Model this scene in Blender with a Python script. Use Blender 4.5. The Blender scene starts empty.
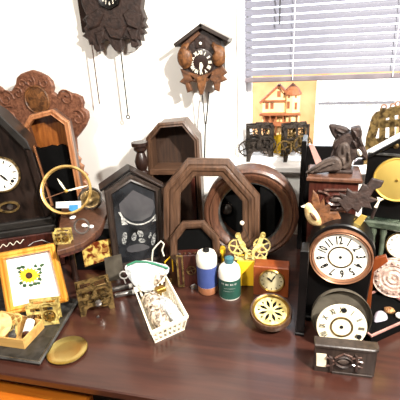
import bpy, bmesh, math, random
from mathutils import Matrix, Vector
random.seed(7)
sc = bpy.context.scene
col = sc.collection
PI = math.pi

# ------------------------------------------------------------------ camera
F = 390.0
PITCH, YAW, ROLL = math.radians(21.2), math.radians(14.0), math.radians(-2.95)
CAM = Vector((0, 0, 1.65))
_f = Vector((-math.sin(YAW)*math.cos(PITCH), math.cos(YAW)*math.cos(PITCH), -math.sin(PITCH)))
_r0 = Vector((math.cos(YAW), math.sin(YAW), 0)); _u0 = _r0.cross(_f)
RT = math.cos(ROLL)*_r0 + math.sin(ROLL)*_u0
UP = -math.sin(ROLL)*_r0 + math.cos(ROLL)*_u0
FW = _f
cd = bpy.data.cameras.new('camera'); cam = bpy.data.objects.new('camera', cd); col.objects.link(cam)
cd.sensor_width = 36; cd.lens = F/400*36; cd.clip_start = .05
cam.matrix_world = Matrix(((RT.x, UP.x, -FW.x, CAM.x), (RT.y, UP.y, -FW.y, CAM.y), (RT.z, UP.z, -FW.z, CAM.z), (0, 0, 0, 1)))
sc.camera = cam

def ray(px, py): return RT*((px-200)/F) - UP*((py-200)/F) + FW
def T(px, py, z=.75):            # point of the photograph on a level plane
    d = ray(px, py); return CAM + d*((z-CAM.z)/d.z)
def W(px, py, Y):                # ... on a plane parallel to the back wall
    d = ray(px, py); return CAM + d*(Y/d.y)

# ------------------------------------------------------------------ materials
def srgb(r, g, b):
    f = lambda c: (c/255/12.92 if c/255 <= .04045 else ((c/255+.055)/1.055)**2.4)
    return (f(r), f(g), f(b), 1)
def tone(c):
    l = .2126*c[0]+.7152*c[1]+.0722*c[2]; t = min(1, max(0, (l-.18)/.45)); k = .62+.38*t*t*(3-2*t)
    return (c[0]*k, c[1]*k, c[2]*k, 1)
MATS = {}
def mat(name, c1, c2=None, scale=8, stretch=(1, 1, 1), rough=.5, metal=0, bump=0, bscale=None, coat=0, kind='noise', trans=0, ior=1.45, emit=0, lo=.35, hi=.65, detail=4, spec=.5):
    c1 = tone(c1); c2 = tone(c2) if c2 else None
    m = bpy.data.materials.new(name); m.use_nodes = True; nt = m.node_tree; n = nt.nodes; L = nt.links
    b = n['Principled BSDF']
    b.inputs['Roughness'].default_value = rough; b.inputs['Metallic'].default_value = metal
    b.inputs['Coat Weight'].default_value = coat; b.inputs['Coat Roughness'].default_value = .12
    b.inputs['Transmission Weight'].default_value = trans; b.inputs['IOR'].default_value = ior
    b.inputs['Specular IOR Level'].default_value = spec
    tc = n.new('ShaderNodeTexCoord'); mp = n.new('ShaderNodeMapping'); mp.inputs['Scale'].default_value = stretch
    L.new(tc.outputs['Object'], mp.inputs['Vector'])
    if kind == 'voronoi':
        tx = n.new('ShaderNodeTexVoronoi'); tx.inputs['Scale'].default_value = scale; out = tx.outputs['Distance']
    else:
        tx = n.new('ShaderNodeTexNoise'); tx.inputs['Scale'].default_value = scale; tx.inputs['Detail'].default_value = detail; tx.inputs['Distortion'].default_value = .6 if kind == 'noise' else 0; out = tx.outputs['Fac']
    L.new(mp.outputs['Vector'], tx.inputs['Vector'])
    r = n.new('ShaderNodeValToRGB'); r.color_ramp.elements[0].position = lo; r.color_ramp.elements[1].position = hi
    c2 = c2 or tuple(min(1, x*.85) for x in c1[:3])+(1,)
    r.color_ramp.elements[0].color = c2; r.color_ramp.elements[1].color = c1
    L.new(out, r.inputs['Fac']); L.new(r.outputs['Color'], b.inputs['Base Color'])
    if bump:
        bt = n.new('ShaderNodeTexNoise' if kind != 'voronoi' else 'ShaderNodeTexVoronoi'); bt.inputs['Scale'].default_value = bscale or scale*3
        L.new(mp.outputs['Vector'], bt.inputs['Vector'])
        bp = n.new('ShaderNodeBump'); bp.inputs['Strength'].default_value = bump; bp.inputs['Distance'].default_value = .004
        L.new(bt.outputs[0], bp.inputs['Height']); L.new(bp.outputs['Normal'], b.inputs['Normal'])
    if emit:
        b.inputs['Emission Strength'].default_value = emit; L.new(r.outputs['Color'], b.inputs['Emission Color'])
    MATS[name] = m
    return m
def wood(name, c1, c2, rough=.35, coat=.2, along='z', scale=14, bump=.15):
    st = {'z': (6, 6, .6), 'x': (.6, 6, 6), 'y': (6, .6, 6)}[along]
    return mat(name, c1, c2, scale=scale, stretch=st, rough=rough, coat=coat, bump=bump, bscale=scale*2, lo=.3, hi=.7, detail=8)

wood('table_wood', srgb(86, 49, 38), srgb(54, 28, 23), rough=.32, coat=.42, along='x', scale=5, bump=.05)
wood('dark_wood', srgb(62, 40, 32), srgb(36, 22, 18))
wood('charcoal_wood', srgb(72, 58, 50), srgb(42, 32, 28), rough=.4)
wood('walnut', srgb(116, 84, 63), srgb(70, 48, 35), rough=.4)
wood('walnut_flat', srgb(122, 88, 66), srgb(76, 52, 38), along='x', rough=.4)
wood('red_brown', srgb(124, 82, 60), srgb(74, 45, 33), rough=.4, coat=.1)
wood('mahogany', srgb(96, 48, 38), srgb(46, 21, 17), rough=.28, coat=.35)
wood('oak_light', srgb(206, 144, 100), srgb(160, 100, 62))
wood('oak_inner', srgb(176, 104, 44), srgb(120, 62, 24))
wood('case_inner', srgb(80, 54, 37), srgb(54, 35, 24), coat=0, rough=.6)
wood('orange_wood', srgb(166, 84, 40), srgb(140, 64, 28), scale=6)
wood('honey_wood', srgb(240, 172, 74), srgb(214, 132, 40), scale=8)
wood('seat_wood', srgb(238, 146, 48), srgb(206, 102, 26), along='x', scale=5, rough=.3)
wood('pine', srgb(222, 180, 108), srgb(196, 146, 80), along='x', scale=6, coat=0)
mat('carved_oak', srgb(164, 108, 80), srgb(112, 68, 48), scale=60, rough=.55, bump=1, bscale=55)
mat('carved_dark', srgb(68, 49, 42), srgb(42, 29, 25), scale=40, rough=.55, bump=.7, bscale=80)
mat('carved_light', srgb(152, 98, 54), srgb(88, 54, 30), scale=50, rough=.5, bump=.6, bscale=90)
mat('carved_mid', srgb(132, 84, 50), srgb(82, 50, 30), scale=50, rough=.5, bump=.6, bscale=90)
mat('carved_grey', srgb(98, 82, 73), srgb(66, 53, 47), scale=30, rough=.6, bump=.5, bscale=80)
mat('carved_cream', srgb(226, 200, 150), srgb(186, 150, 96), scale=30, rough=.5, bump=.4)
mat('black_paint', srgb(20, 18, 18), srgb(10, 9, 9), rough=.35, spec=.35, coat=.1)
mat('black_matte', srgb(13, 12, 12), srgb(6, 6, 6), rough=.8, spec=.1)
mat('ebony', srgb(50, 38, 33), srgb(16, 12, 11), scale=10, stretch=(4, 4, .8), rough=.3, spec=.35, coat=.15)
mat('slate_grey', srgb(58, 54, 51), srgb(34, 32, 30), rough=.35, coat=.1)
mat('brass', srgb(214, 176, 92), srgb(160, 118, 50), scale=25, rough=.3, metal=.85)
mat('pendulum_brass', srgb(222, 206, 138), srgb(190, 168, 96), scale=5, rough=.2, metal=1)
mat('gear_cream', srgb(244, 232, 166), srgb(210, 186, 100), scale=40, rough=.4, metal=.3)
mat('pale_brass', srgb(228, 206, 126), srgb(150, 120, 58), scale=40, rough=.4, metal=.3)
mat('old_brass', srgb(176, 146, 92), srgb(78, 60, 36), scale=50, rough=.35, metal=.6)
mat('gold', srgb(238, 208, 118), srgb(220, 184, 92), scale=4, rough=.28, metal=.7)
mat('bright_brass', srgb(232, 196, 122), srgb(196, 154, 84), scale=25, rough=.35, metal=.35)
mat('gloss_scroll', srgb(120, 92, 82), srgb(70, 46, 40), scale=50, rough=.2, coat=.8)
mat('dial_yellow', srgb(224, 204, 140), srgb(186, 160, 98), scale=30, rough=.5)
mat('iron', srgb(92, 82, 74), srgb(44, 38, 34), scale=40, rough=.4, metal=.4)
mat('steel', srgb(190, 186, 182), srgb(120, 116, 112), scale=20, rough=.28, metal=.9)
mat('zinc', srgb(128, 120, 106), srgb(92, 84, 72), scale=14, rough=.5, metal=.45)
mat('pewter', srgb(104, 103, 100), srgb(58, 57, 55), scale=30, rough=.35, metal=.2)
mat('tray_metal', srgb(84, 82, 78), srgb(40, 39, 37), scale=26, rough=.35, metal=.3)
mat('copper', srgb(184, 132, 100), srgb(136, 88, 62), scale=12, rough=.35, metal=.45)
mat('enamel', srgb(246, 242, 232), srgb(238, 232, 218), scale=20, rough=.25)
mat('aged_enamel', srgb(240, 230, 204), srgb(222, 208, 176), scale=12, rough=.4)
mat('silver_dial', srgb(226, 214, 176), srgb(200, 184, 138), scale=10, rough=.35, metal=.2)
mat('ink', srgb(20, 18, 18), srgb(14, 13, 13), rough=.6)
mat('ivory', srgb(246, 240, 224), srgb(230, 222, 200), rough=.4)
mat('white_plastic', srgb(248, 246, 240), srgb(240, 236, 228), rough=.4)
mat('cream_plastic', srgb(246, 238, 218), srgb(236, 226, 200), rough=.45)
mat('white_paper', srgb(250, 248, 244), srgb(242, 240, 236), rough=.8)
mat('cardboard', srgb(232, 196, 128), srgb(212, 170, 100), scale=10, rough=.8)
mat('yellow_card', srgb(250, 206, 40), srgb(244, 188, 24), rough=.6)
mat('yellow', srgb(250, 214, 50), srgb(236, 176, 30), rough=.5)
mat('sun_brown', srgb(90, 52, 26), srgb(52, 28, 14), scale=200, rough=.8)
mat('leaf_green', srgb(74, 110, 66), srgb(46, 80, 48), rough=.7)
mat('blue_tape', srgb(62, 150, 206), srgb(48, 130, 190), rough=.7)
mat('blue_label', srgb(84, 104, 172), srgb(66, 84, 150), rough=.6)
mat('green_label', srgb(52, 104, 88), srgb(34, 78, 66), rough=.5)
mat('teal_cap', srgb(84, 140, 150), srgb(66, 120, 132), rough=.5)
mat('amber_liquid', srgb(206, 140, 100), srgb(176, 112, 76), rough=.3)
mat('bottle_white', srgb(240, 236, 226), srgb(228, 222, 208), rough=.35)
mat('amber_glass', srgb(96, 50, 30), srgb(50, 24, 16), rough=.15, coat=.6)
mat('zip_green', srgb(46, 150, 110), srgb(34, 126, 92), rough=.4)
mat('bag_plastic', srgb(236, 238, 238), srgb(160, 164, 164), scale=34, rough=.25, bump=1, bscale=40)
mat('parts_mix', srgb(220, 204, 184), srgb(92, 72, 56), scale=75, rough=.45, bump=.8, bscale=70)
mat('painted_glass', srgb(58, 60, 64), srgb(22, 24, 27), scale=9, rough=.2, coat=.2)
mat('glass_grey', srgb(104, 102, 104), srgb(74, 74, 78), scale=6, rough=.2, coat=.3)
mat('etch_white', srgb(206, 204, 198), srgb(120, 120, 118), scale=90, rough=.6)
mat('etched', srgb(176, 176, 172), srgb(70, 72, 74), scale=110, rough=.6, lo=.42, hi=.6)
mat('flower_print', srgb(255, 220, 120), srgb(150, 56, 18), scale=38, rough=.5, lo=.42, hi=.6, detail=3)
mat('green_marble', srgb(112, 124, 104), srgb(34, 44, 36), scale=18, rough=.25, coat=.4)
mat('pink_plaster', srgb(212, 186, 172), srgb(166, 132, 118), scale=60, rough=.5, bump=.5)
mat('pink_edge', srgb(206, 158, 148), srgb(180, 126, 116), rough=.4)
mat('quartz', srgb(200, 196, 206), srgb(176, 170, 184), rough=.2, coat=.5)
mat('nugget', srgb(214, 164, 110), srgb(150, 98, 60), scale=60, rough=.4, metal=.4, bump=.8)
mat('wall_paint', srgb(251, 249, 244), srgb(248, 245, 239), scale=2, rough=.85, bump=.03, bscale=80)
mat('far_wall', srgb(140, 126, 114), srgb(128, 114, 102), scale=2, rough=.9)
mat('ceiling_paint', srgb(246, 245, 242), srgb(240, 239, 236), scale=2, rough=.9)
mat('trim_white', srgb(244, 244, 244), srgb(236, 236, 238), rough=.45)
mat('sill_white', srgb(244, 240, 236), srgb(234, 228, 224), rough=.4)
mat('slat_grey', srgb(136, 136, 150), srgb(129, 129, 144), scale=3, rough=.5)
mat('rail_grey', srgb(148, 136, 142), srgb(128, 118, 124), rough=.5)
mat('floor_wood', srgb(96, 62, 44), srgb(64, 40, 28), scale=4, stretch=(.6, 6, 6), rough=.4)
mat('stucco', srgb(232, 176, 122), srgb(224, 156, 96), scale=3, rough=.9, bump=.1)
mat('house_wood', srgb(198, 122, 76), srgb(158, 88, 52), scale=30, rough=.6)
mat('house_inside', srgb(246, 214, 160), srgb(236, 196, 134), rough=.7)
mat('ext_white', srgb(252, 248, 242), srgb(206, 186, 172), scale=16, rough=.9)
mat('ext_grey', srgb(150, 144, 144), srgb(138, 132, 134), rough=.7)
mat('gravel', srgb(240, 232, 220), srgb(178, 162, 146), scale=26, rough=.95, kind='voronoi')
mat('chain_steel', srgb(52, 49, 47), srgb(38, 36, 34), scale=60, rough=.6)
mat('chain_copper', srgb(96, 62, 50), srgb(74, 48, 38), scale=60, rough=.6)
mat('cup_red', srgb(120, 44, 30), srgb(78, 24, 18), rough=.4)
def clear_glass():
    m = bpy.data.materials.new('window_glass'); m.use_nodes = True; nt = m.node_tree; n = nt.nodes
    b = n['Principled BSDF']; b.inputs['Base Color'].default_value = (1, 1, 1, 1); b.inputs['Roughness'].default_value = 0
    b.inputs['Transmission Weight'].default_value = 1; b.inputs['IOR'].default_value = 1.01; b.inputs['Alpha'].default_value = .25
    MATS['window_glass'] = m
clear_glass()

# ------------------------------------------------------------------ mesh builder
def off(poly, d):
    """polygon inset by d (miter)"""
    n = len(poly)
    A = sum(poly[i][0]*poly[(i+1) % n][1]-poly[(i+1) % n][0]*poly[i][1] for i in range(n))
    s = 1 if A > 0 else -1
    res = []
    for i in range(n):
        a, b, c = Vector(poly[i-1]), Vector(poly[i]), Vector(poly[(i+1) % n])
        e1, e2 = b-a, c-b
        if e1.length < 1e-9 or e2.length < 1e-9: res.append(tuple(b)); continue
        e1.normalize(); e2.normalize()
        n1, n2 = Vector((-e1.y, e1.x))*s, Vector((-e2.y, e2.x))*s
        m = n1+n2
        if m.length < .2: res.append(tuple(b+n1*d)); continue
        m.normalize(); k = min(1/max(m.dot(n1), .35), 2.2)
        res.append(tuple(b+m*d*k))
    return res
def circ(cx, cz, r, n=40, rz=None, a0=0):
    return [(cx+r*math.cos(a0+2*PI*i/n), cz+(rz or r)*math.sin(a0+2*PI*i/n)) for i in range(n)]
_txt = {}
def text_geo(s):
    if s not in _txt:
        cu = bpy.data.curves.new('glyph', 'FONT'); cu.body = s; cu.align_x = 'CENTER'; cu.align_y = 'CENTER'; cu.size = 1; cu.resolution_u = 3; cu.offset = .03
        o = bpy.data.objects.new('glyph', cu); col.objects.link(o)
        dg = bpy.context.evaluated_depsgraph_get(); me = o.evaluated_get(dg).to_mesh()
        _txt[s] = ([tuple(v.co) for v in me.vertices], [tuple(p.vertices) for p in me.polygons])
        o.evaluated_get(dg).to_mesh_clear(); bpy.data.objects.remove(o); bpy.data.curves.remove(cu)
    return _txt[s]

class MB:
    def __init__(s): s.b = bmesh.new()
    def v(s, x, y, z): return s.b.verts.new((x, y, z))
    def f(s, vs):
        try: return s.b.faces.new(vs)
        except ValueError: return None
    def box(s, x0, x1, y0, y1, z0, z1, bev=0):
        if bev:
            bev = min(bev, abs(x1-x0)*.4, abs(y1-y0)*.4, abs(z1-z0)*.4)
            rings = []
            for z, d in ((z0, bev), (z0+bev, 0), (z1-bev, 0), (z1, bev)):
                rings.append([s.v(x, y, z) for x, y in ((x0+d, y0+d), (x1-d, y0+d), (x1-d, y1-d), (x0+d, y1-d))])
            for a, b in zip(rings, rings[1:]):
                for i in range(4): s.f([a[i], a[(i+1) % 4], b[(i+1) % 4], b[i]])
            s.f(rings[0][::-1]); s.f(rings[-1]); return s
        p = [(x0, y0), (x1, y0), (x1, y1), (x0, y1)]
        a = [s.v(x, y, z0) for x, y in p]; b = [s.v(x, y, z1) for x, y in p]
        s.f(a[::-1]); s.f(b)
        for i in range(4): s.f([a[i], a[(i+1) % 4], b[(i+1) % 4], b[i]])
        return s
    def loops(s, rings, closed=False, cap0=True, cap1=True):
        rv = [[s.v(*p) for p in r] for r in rings]; n = len(rv[0])
        pairs = list(zip(rv, rv[1:]))+([(rv[-1], rv[0])] if closed else [])
        for a, b in pairs:
            for i in range(n): s.f([a[i], a[(i+1) % n], b[(i+1) % n], b[i]])
        if not closed:
            if cap0: s.f(rv[0][::-1])
            if cap1: s.f(rv[-1])
        return s
    def prism(s, poly, y0, y1, bev=0):      # poly in x,z ; front at y0 (smaller y = nearer)
        r = []
        if bev: r.append([(x, y0, z) for x, z in off(poly, bev)]); r.append([(x, y0+bev, z) for x, z in poly])
        else: r.append([(x, y0, z) for x, z in poly])
        r.append([(x, y1, z) for x, z in poly])
        return s.loops(r)
    def plate(s, poly, z0, z1, bev=0):      # poly in x,y extruded along z
        r = [[(x, y, z0) for x, y in poly]]
        if bev: r += [[(x, y, z1-bev) for x, y in poly], [(x, y, z1) for x, y in off(poly, bev)]]
        else: r.append([(x, y, z1) for x, y in poly])
        return s.loops(r)
    def mould(s, poly, prof, closed=True, cap=False):   # prof [(inset, y)]
        r = []
        for d, y in prof: r.append([(x, y, z) for x, z in off(poly, d)])
        return s.loops(r, closed=closed, cap0=cap, cap1=cap)
    def ring(s, outer, inner, y0, y1):
        return s.loops([[(x, y0, z) for x, z in outer], [(x, y0, z) for x, z in inner], [(x, y1, z) for x, z in inner], [(x, y1, z) for x, z in outer]], closed=True)
    def lathe(s, prof, c=(0, 0, 0), axis='z', n=32, cap=True):   # prof [(r,h)]
        r = []
        for rad, h in prof:
            rad = max(rad, 1e-5)
            if axis == 'z': r.append([(c[0]+rad*math.cos(2*PI*i/n), c[1]+rad*math.sin(2*PI*i/n), c[2]+h) for i in range(n)])
            elif axis == 'y': r.append([(c[0]+rad*math.cos(2*PI*i/n), c[1]+h, c[2]+rad*math.sin(2*PI*i/n)) for i in range(n)])
            else: r.append([(c[0]+h, c[1]+rad*math.cos(2*PI*i/n), c[2]+rad*math.sin(2*PI*i/n)) for i in range(n)])
        return s.loops(r, cap0=cap, cap1=cap)
    def tube(s, pts, r, n=8, closed=False, taper=None):
        pts = [Vector(p) for p in pts]; rings = []; N = len(pts)
        for i, p in enumerate(pts):
            a = pts[i-1] if (i or closed) else p; b = pts[(i+1) % N] if (i < N-1 or closed) else p
            t = (b-a).normalized()
            u = t.cross(Vector((.123, .97, .2))).normalized(); w = t.cross(u)
            rr = r*(taper[i] if taper else 1)
            rings.append([tuple(p+(u*math.cos(2*PI*k/n)+w*math.sin(2*PI*k/n))*rr) for k in range(n)])
        return s.loops(rings, closed=closed)
    def torus(s, cx, y, cz, R, r, axis='y', n=40):
        pts = [(cx+R*math.cos(2*PI*i/n), y, cz+R*math.sin(2*PI*i/n)) if axis == 'y' else (cx+R*math.cos(2*PI*i/n), y+R*math.sin(2*PI*i/n), cz) for i in range(n)]
        return s.tube(pts, r, closed=True)
    def bar(s, a, b, w, y0, y1):            # flat strip in the x,z plane
        a, b = Vector(a), Vector(b); d = (b-a).normalized(); nn = Vector((-d.y, d.x))*w/2
        return s.prism([tuple(a+nn), tuple(a-nn), tuple(b-nn), tuple(b+nn)], y0, y1)
    def ball(s, c, r, n=16, sz=1, sy=1, sx=1):
        m = 8; rings = []
        for j in range(m+1):
            a = -PI/2+PI*j/m; rr = max(r*math.cos(a), 1e-5)
            rings.append([(c[0]+sx*rr*math.cos(2*PI*i/n), c[1]+sy*rr*math.sin(2*PI*i/n), c[2]+sz*r*math.sin(a)) for i in range(n)])
        return s.loops(rings)
    def gear(s, cx, cz, R, y0, y1, teeth=28, spokes=5, rim=.2, hub=.18):
        o = []; i_ = []
        for k in range(teeth*2):
            a = 2*PI*k/(teeth*2); rr = R if k % 2 else R*.93
            o.append((cx+rr*math.cos(a), cz+rr*math.sin(a))); i_.append((cx+R*(1-rim)*math.cos(a), cz+R*(1-rim)*math.sin(a)))
        s.ring(o, i_, y0, y1)
        for k in range(spokes):
            a = 2*PI*k/spokes+.4; s.bar((cx, cz), (cx+R*.85*math.cos(a), cz+R*.85*math.sin(a)), R*.12, y0+1e-4, y1-1e-4)
        s.lathe([(R*hub, y0-.001), (R*hub, y1+.001)], (cx, 0, cz), 'y', 14)
        return s
    def pillow(s, poly, y0, y1, rings=5, jit=0, back=True):   # soft cushion between y0 (front) and y1
        n = len(poly); cx = sum(p[0] for p in poly)/n; cz = sum(p[1] for p in poly)/n; ym = (y0+y1)/2; R = []
        seq = [(k/rings, -1) for k in range(1, rings+1)]+[(k/rings, 1) for k in range(rings-1, 0, -1)]
        for q, sd in seq:
            h = math.sqrt(max(0, 1-q*q)); y = ym+sd*h*(y1-y0)/2
            R.append([(cx+(x-cx)*q+random.uniform(-jit, jit)*.5, y+random.uniform(-jit, jit), cz+(z-cz)*q+random.uniform(-jit, jit)*.5) for x, z in poly])
        return s.loops(R)
    def text(s, t, cx, cz, size, y, ang=0, sx=1, up=False):
        vs, fs = text_geo(t); ca, sa = math.cos(ang), math.sin(ang); out = []
        for x, z, _ in vs:
            x *= size*sx; z *= size
            out.append(s.v(cx+x*ca-z*sa, y, cz+x*sa+z*ca))
        for fc in fs: s.f([out[i] for i in fc])
        return s
    def xf(s, M): s.b.transform(M); return s
    def mesh(s, name, smooth=38):
        bmesh.ops.remove_doubles(s.b, verts=s.b.verts, dist=1e-6)
        bmesh.ops.recalc_face_normals(s.b, faces=s.b.faces)
        for f in s.b.faces: f.smooth = True
        for e in s.b.edges:
            if len(e.link_faces) == 2 and e.calc_face_angle(0) > math.radians(smooth): e.smooth = False
        me = bpy.data.meshes.new(name); s.b.to_mesh(me); s.b.free(); return me

def props(o, label=None, cat=None, group=None, kind=None):
    if label: o['label'] = label
    if cat: o['category'] = cat
    if group: o['group'] = group
    if kind: o['kind'] = kind
    return o
def link(name, mb, m, parent=None):
    o = bpy.data.objects.new(name, mb.mesh(name)); o.data.materials.append(MATS[m]); col.objects.link(o)
    if parent is not None: o.parent = parent
    return o
def structure(name, mb, m, label=None):
    return props(link(name, mb, m), label, kind='structure')

class Thing:
    """an Empty at the base of a thing; local x right, y away, z up"""
    def __init__(s, name, label, cat, loc, yaw=0, tilt=0, roll=0, group=None):
        R = Matrix.Rotation(math.radians(yaw), 3, 'Z') @ Matrix.Rotation(math.radians(-tilt), 3, 'X') @ Matrix.Rotation(math.radians(roll), 3, 'Y')
        s.R = R; s.loc = Vector(loc)
        s.o = bpy.data.objects.new(name, None); col.objects.link(s.o); s.o.empty_display_size = .05
        s.o.matrix_world = Matrix.Translation(s.loc) @ R.to_4x4()
        props(s.o, label, cat, group)
    def p(s, px, py, y=0):
        o = s.R.transposed() @ (CAM-s.loc); d = s.R.transposed() @ ray(px, py); t = (y-o.y)/d.y
        q = o+d*t; return (q.x, q.z)
    def pl(s, pts, y=0): return [s.p(a, b, y) for a, b in pts]
    def pz(s, px, py, z=0):
        o = s.R.transposed() @ (CAM-s.loc); d = s.R.transposed() @ ray(px, py); t = (z-o.z)/d.z
        q = o+d*t; return (q.x, q.y)
    def pzl(s, pts, z=0): return [s.pz(a, b, z) for a, b in pts]
    def px(s, px, py, y=0, r=10):            # centre and radius of a disc seen r pixels wide each way
        c = s.p(px, py, y); a = s.p(px-r, py, y); b = s.p(px+r, py, y)
        return c[0], c[1], (Vector(b)-Vector(a)).length/2
    def add(s, name, mb, m, parent=None, label=None):
        o = link(name, mb, m, parent or s.o)
        if label: o['label'] = label
        return o
def smooth_poly(pts, it=2):
    for _ in range(it):
        q = []
        n = len(pts)
        for i in range(n):
            a, b = pts[i], pts[(i+1) % n]
            q.append((a[0]*.75+b[0]*.25, a[1]*.75+b[1]*.25)); q.append((a[0]*.25+b[0]*.75, a[1]*.25+b[1]*.75))
        pts = q
    return pts
def numerals(mb, labels, cx, cz, R, size, y, sx=.75, rot=0, upright=False, skip=()):
    for k in range(12):
        if k in skip: continue
        a = rot+PI/2-2*PI*(k)/12
        mb.text(labels[k], cx+R*math.cos(a), cz+R*math.sin(a), size, y, 0 if upright else a-PI/2, sx)
ARAB = ['12', '1', '2', '3', '4', '5', '6', '7', '8', '9', '10', '11']
ROMAN = ['XII', 'I', 'II', 'III', 'IIII', 'V', 'VI', 'VII', 'VIII', 'IX', 'X', 'XI']
def hand(mb, cx, cz, ang, L, w, y):
    c, s_ = math.cos(ang), math.sin(ang)
    mb.prism([(cx-s_*w*.5, cz+c*w*.5), (cx+s_*w*.5, cz-c*w*.5), (cx+c*L*.6+s_*w*.8, cz+s_*L*.6-c*w*.8), (cx+c*L, cz+s_*L), (cx+c*L*.6-s_*w*.8, cz+s_*L*.6+c*w*.8)], y-.0008, y)
# ================================================================== THE ROOM
X0, X1, Y0, YB, ZC = -2.3, 1.9, -2.0, 1.95, 2.65
WX0, WX1, WZ0, WZ1 = -.262, 1.25, 1.10, 2.25       # window opening
wb = MB()
wb.box(X0-.1, WX0, YB, YB+.2, 0, ZC); wb.box(WX1, X1+.1, YB, YB+.2, 0, ZC)
wb.box(WX0, WX1, YB, YB+.2, 0, WZ0-.035); wb.box(WX0, WX1, YB, YB+.2, WZ1, ZC)
structure('wall_back', wb, 'wall_paint')
structure('wall_left', MB().box(X0-.1, X0, Y0, YB, 0, ZC), 'far_wall')
structure('wall_right', MB().box(X1, X1+.1, Y0, YB, 0, ZC), 'far_wall')
structure('wall_front', MB().box(X0-.1, X1+.1, Y0-.1, Y0, 0, ZC), 'far_wall')
structure('floor', MB().box(X0-.1, X1+.1, Y0-.1, YB+.2, -.1, 0), 'floor_wood')
structure('ceiling', MB().box(X0-.1, X1+.1, Y0-.1, YB+.2, ZC, ZC+.1), 'ceiling_paint')
# window: casing strip, frame, pane, sill
w = MB()
def rect(x0, x1, z0, z1): return [(x0, z0), (x1, z0), (x1, z1), (x0, z1)]
w.mould(rect(WX0-.004, WX1+.004, WZ0, WZ1+.004), [(0, YB-.012), (0, YB+.2), (.022, YB+.2), (.022, YB-.012)])
w.mould(rect(WX0, WX1, WZ0, WZ1), [(.01, YB+.15), (.01, YB+.19), (.045, YB+.19), (.045, YB+.15)])
win = structure('window_1', w, 'trim_white')
g = props(link('pane', MB().box(WX0+.04, WX1-.04, YB+.168, YB+.172, WZ0+.04, WZ1-.04), 'window_glass'), kind='structure'); g.parent = win
sl = props(link('sill', MB().box(WX0-.03, WX1+.05, YB-.1, YB+.2, WZ0-.034, WZ0-.001, .006), 'sill_white'), kind='structure'); sl.parent = win
# blind
bl = Thing('window_blind', 'pale grey horizontal slat blind pulled halfway down over the window', 'blind', (.5, YB+.06, 1.49))
bx0, bx1 = WX0+.024-.5, WX1-.03-.5
bl.add('bottom_rail', MB().box(bx0, bx1, -.014, .014, -.008, .014, .004), 'rail_grey', label='darker bottom rail')
bl.add('head_rail', MB().box(bx0, bx1, -.02, .02, .70, .74, .003), 'trim_white')
sp = .0335
first = None
for k in range(20):
    z = .035+k*sp
    if z > .69: break
    if first is None:
        m = MB(); t = math.radians(68); r = []
        for i in range(5):                                     # a gently curved slat
            q = (i/4-.5)*.0285; bow = .0025*(1-(2*(i/4-.5))**2)
            r.append((q*math.cos(t)+bow*math.sin(t), q*math.sin(t)-bow*math.cos(t)*-1))
        rings = [[(x, yy, zz) for yy, zz in r]+[(x, yy+.0008, zz+.0008) for yy, zz in r[::-1]] for x in (bx0, bx1)]
        m.loops(rings)
        first = bl.add('slat', m, 'slat_grey'); first.location = (0, 0, z)
    else:
        c = first.copy(); col.objects.link(c); c.parent = bl.o; c.location = (0, 0, z)
for px in (294, 396):
    a = W(px, 40, YB+.06)
    bl.add('ladder_cord', MB().tube([(a.x-.5, -.021, .0), (a.x-.5, -.021, .70)], .0016, 6), 'trim_white')
a = W(280, 5, YB+.02)
bl.add('tilt_wand', MB().tube([(a.x-.5, -.035, .70), (a.x-.5, -.037, W(281, 24, YB+.02).z-1.49)], .003, 6), 'chain_steel')

# what the window looks out on: peach house wall with a white garage front, pale gravel
nb = Thing('house', 'peach stucco house across the yard seen through the window', 'house', (1.6, 5.2, 0))
def ex(px, py): q = W(px, py, 5.2); return q.x-1.6, q.z
hx0 = W(236, 120, 5.2).x-1.6
nb.add('facade', MB().box(hx0, 3.2, 0.02, .3, -1.5, ex(320, 74)[1]), 'stucco')
x0, z1 = ex(317, 80); x1, z0 = ex(391, 160)
z1 = min(z1, ex(320, 76)[1])
nb.add('garage_door', MB().box(x0, x1, -.04, .02, -1.5, z1, .01), 'ext_white', label='white garage door')
xa, za = ex(319, 103)
nb.add('lintel_strip', MB().box(x0+.03, x1-.06, -.07, -.04, za-.012, za+.012), 'ext_grey', label='thin grey strip')
structure('ground', MB().box(-3, 6, YB+.25, 6, -1.6, -1.5), 'gravel')

# ceiling lights
for nm, loc, e, r in (('ceiling_lamp', (1.05, .15, 2.5), 118, .12), ('ceiling_lamp', (-.6, -.45, 2.5), 28, .2)):
    l = bpy.data.lights.new(nm, 'AREA'); l.energy = e; l.shape = 'DISK'; l.size = r; l.color = (1, .955, .88)
    o = bpy.data.objects.new(nm, l); col.objects.link(o); o.location = loc
    dv = Vector((-.25, 1.3, 1.0))-Vector(loc); o.rotation_euler = dv.to_track_quat('-Z', 'Y').to_euler()
wd = bpy.data.worlds.new('sky'); sc.world = wd; wd.use_nodes = True
bg = wd.node_tree.nodes['Background']; bg.inputs[0].default_value = (.86, .93, 1, 1); bg.inputs[1].default_value = 2.6
sc.view_settings.view_transform = 'Standard'; sc.view_settings.look = 'None'; sc.view_settings.gamma = 1
sc.view_settings.exposure = 0.42; sc.view_settings.use_curve_mapping = False
sc.cycles.use_denoising = True; sc.cycles.max_bounces = 8

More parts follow.
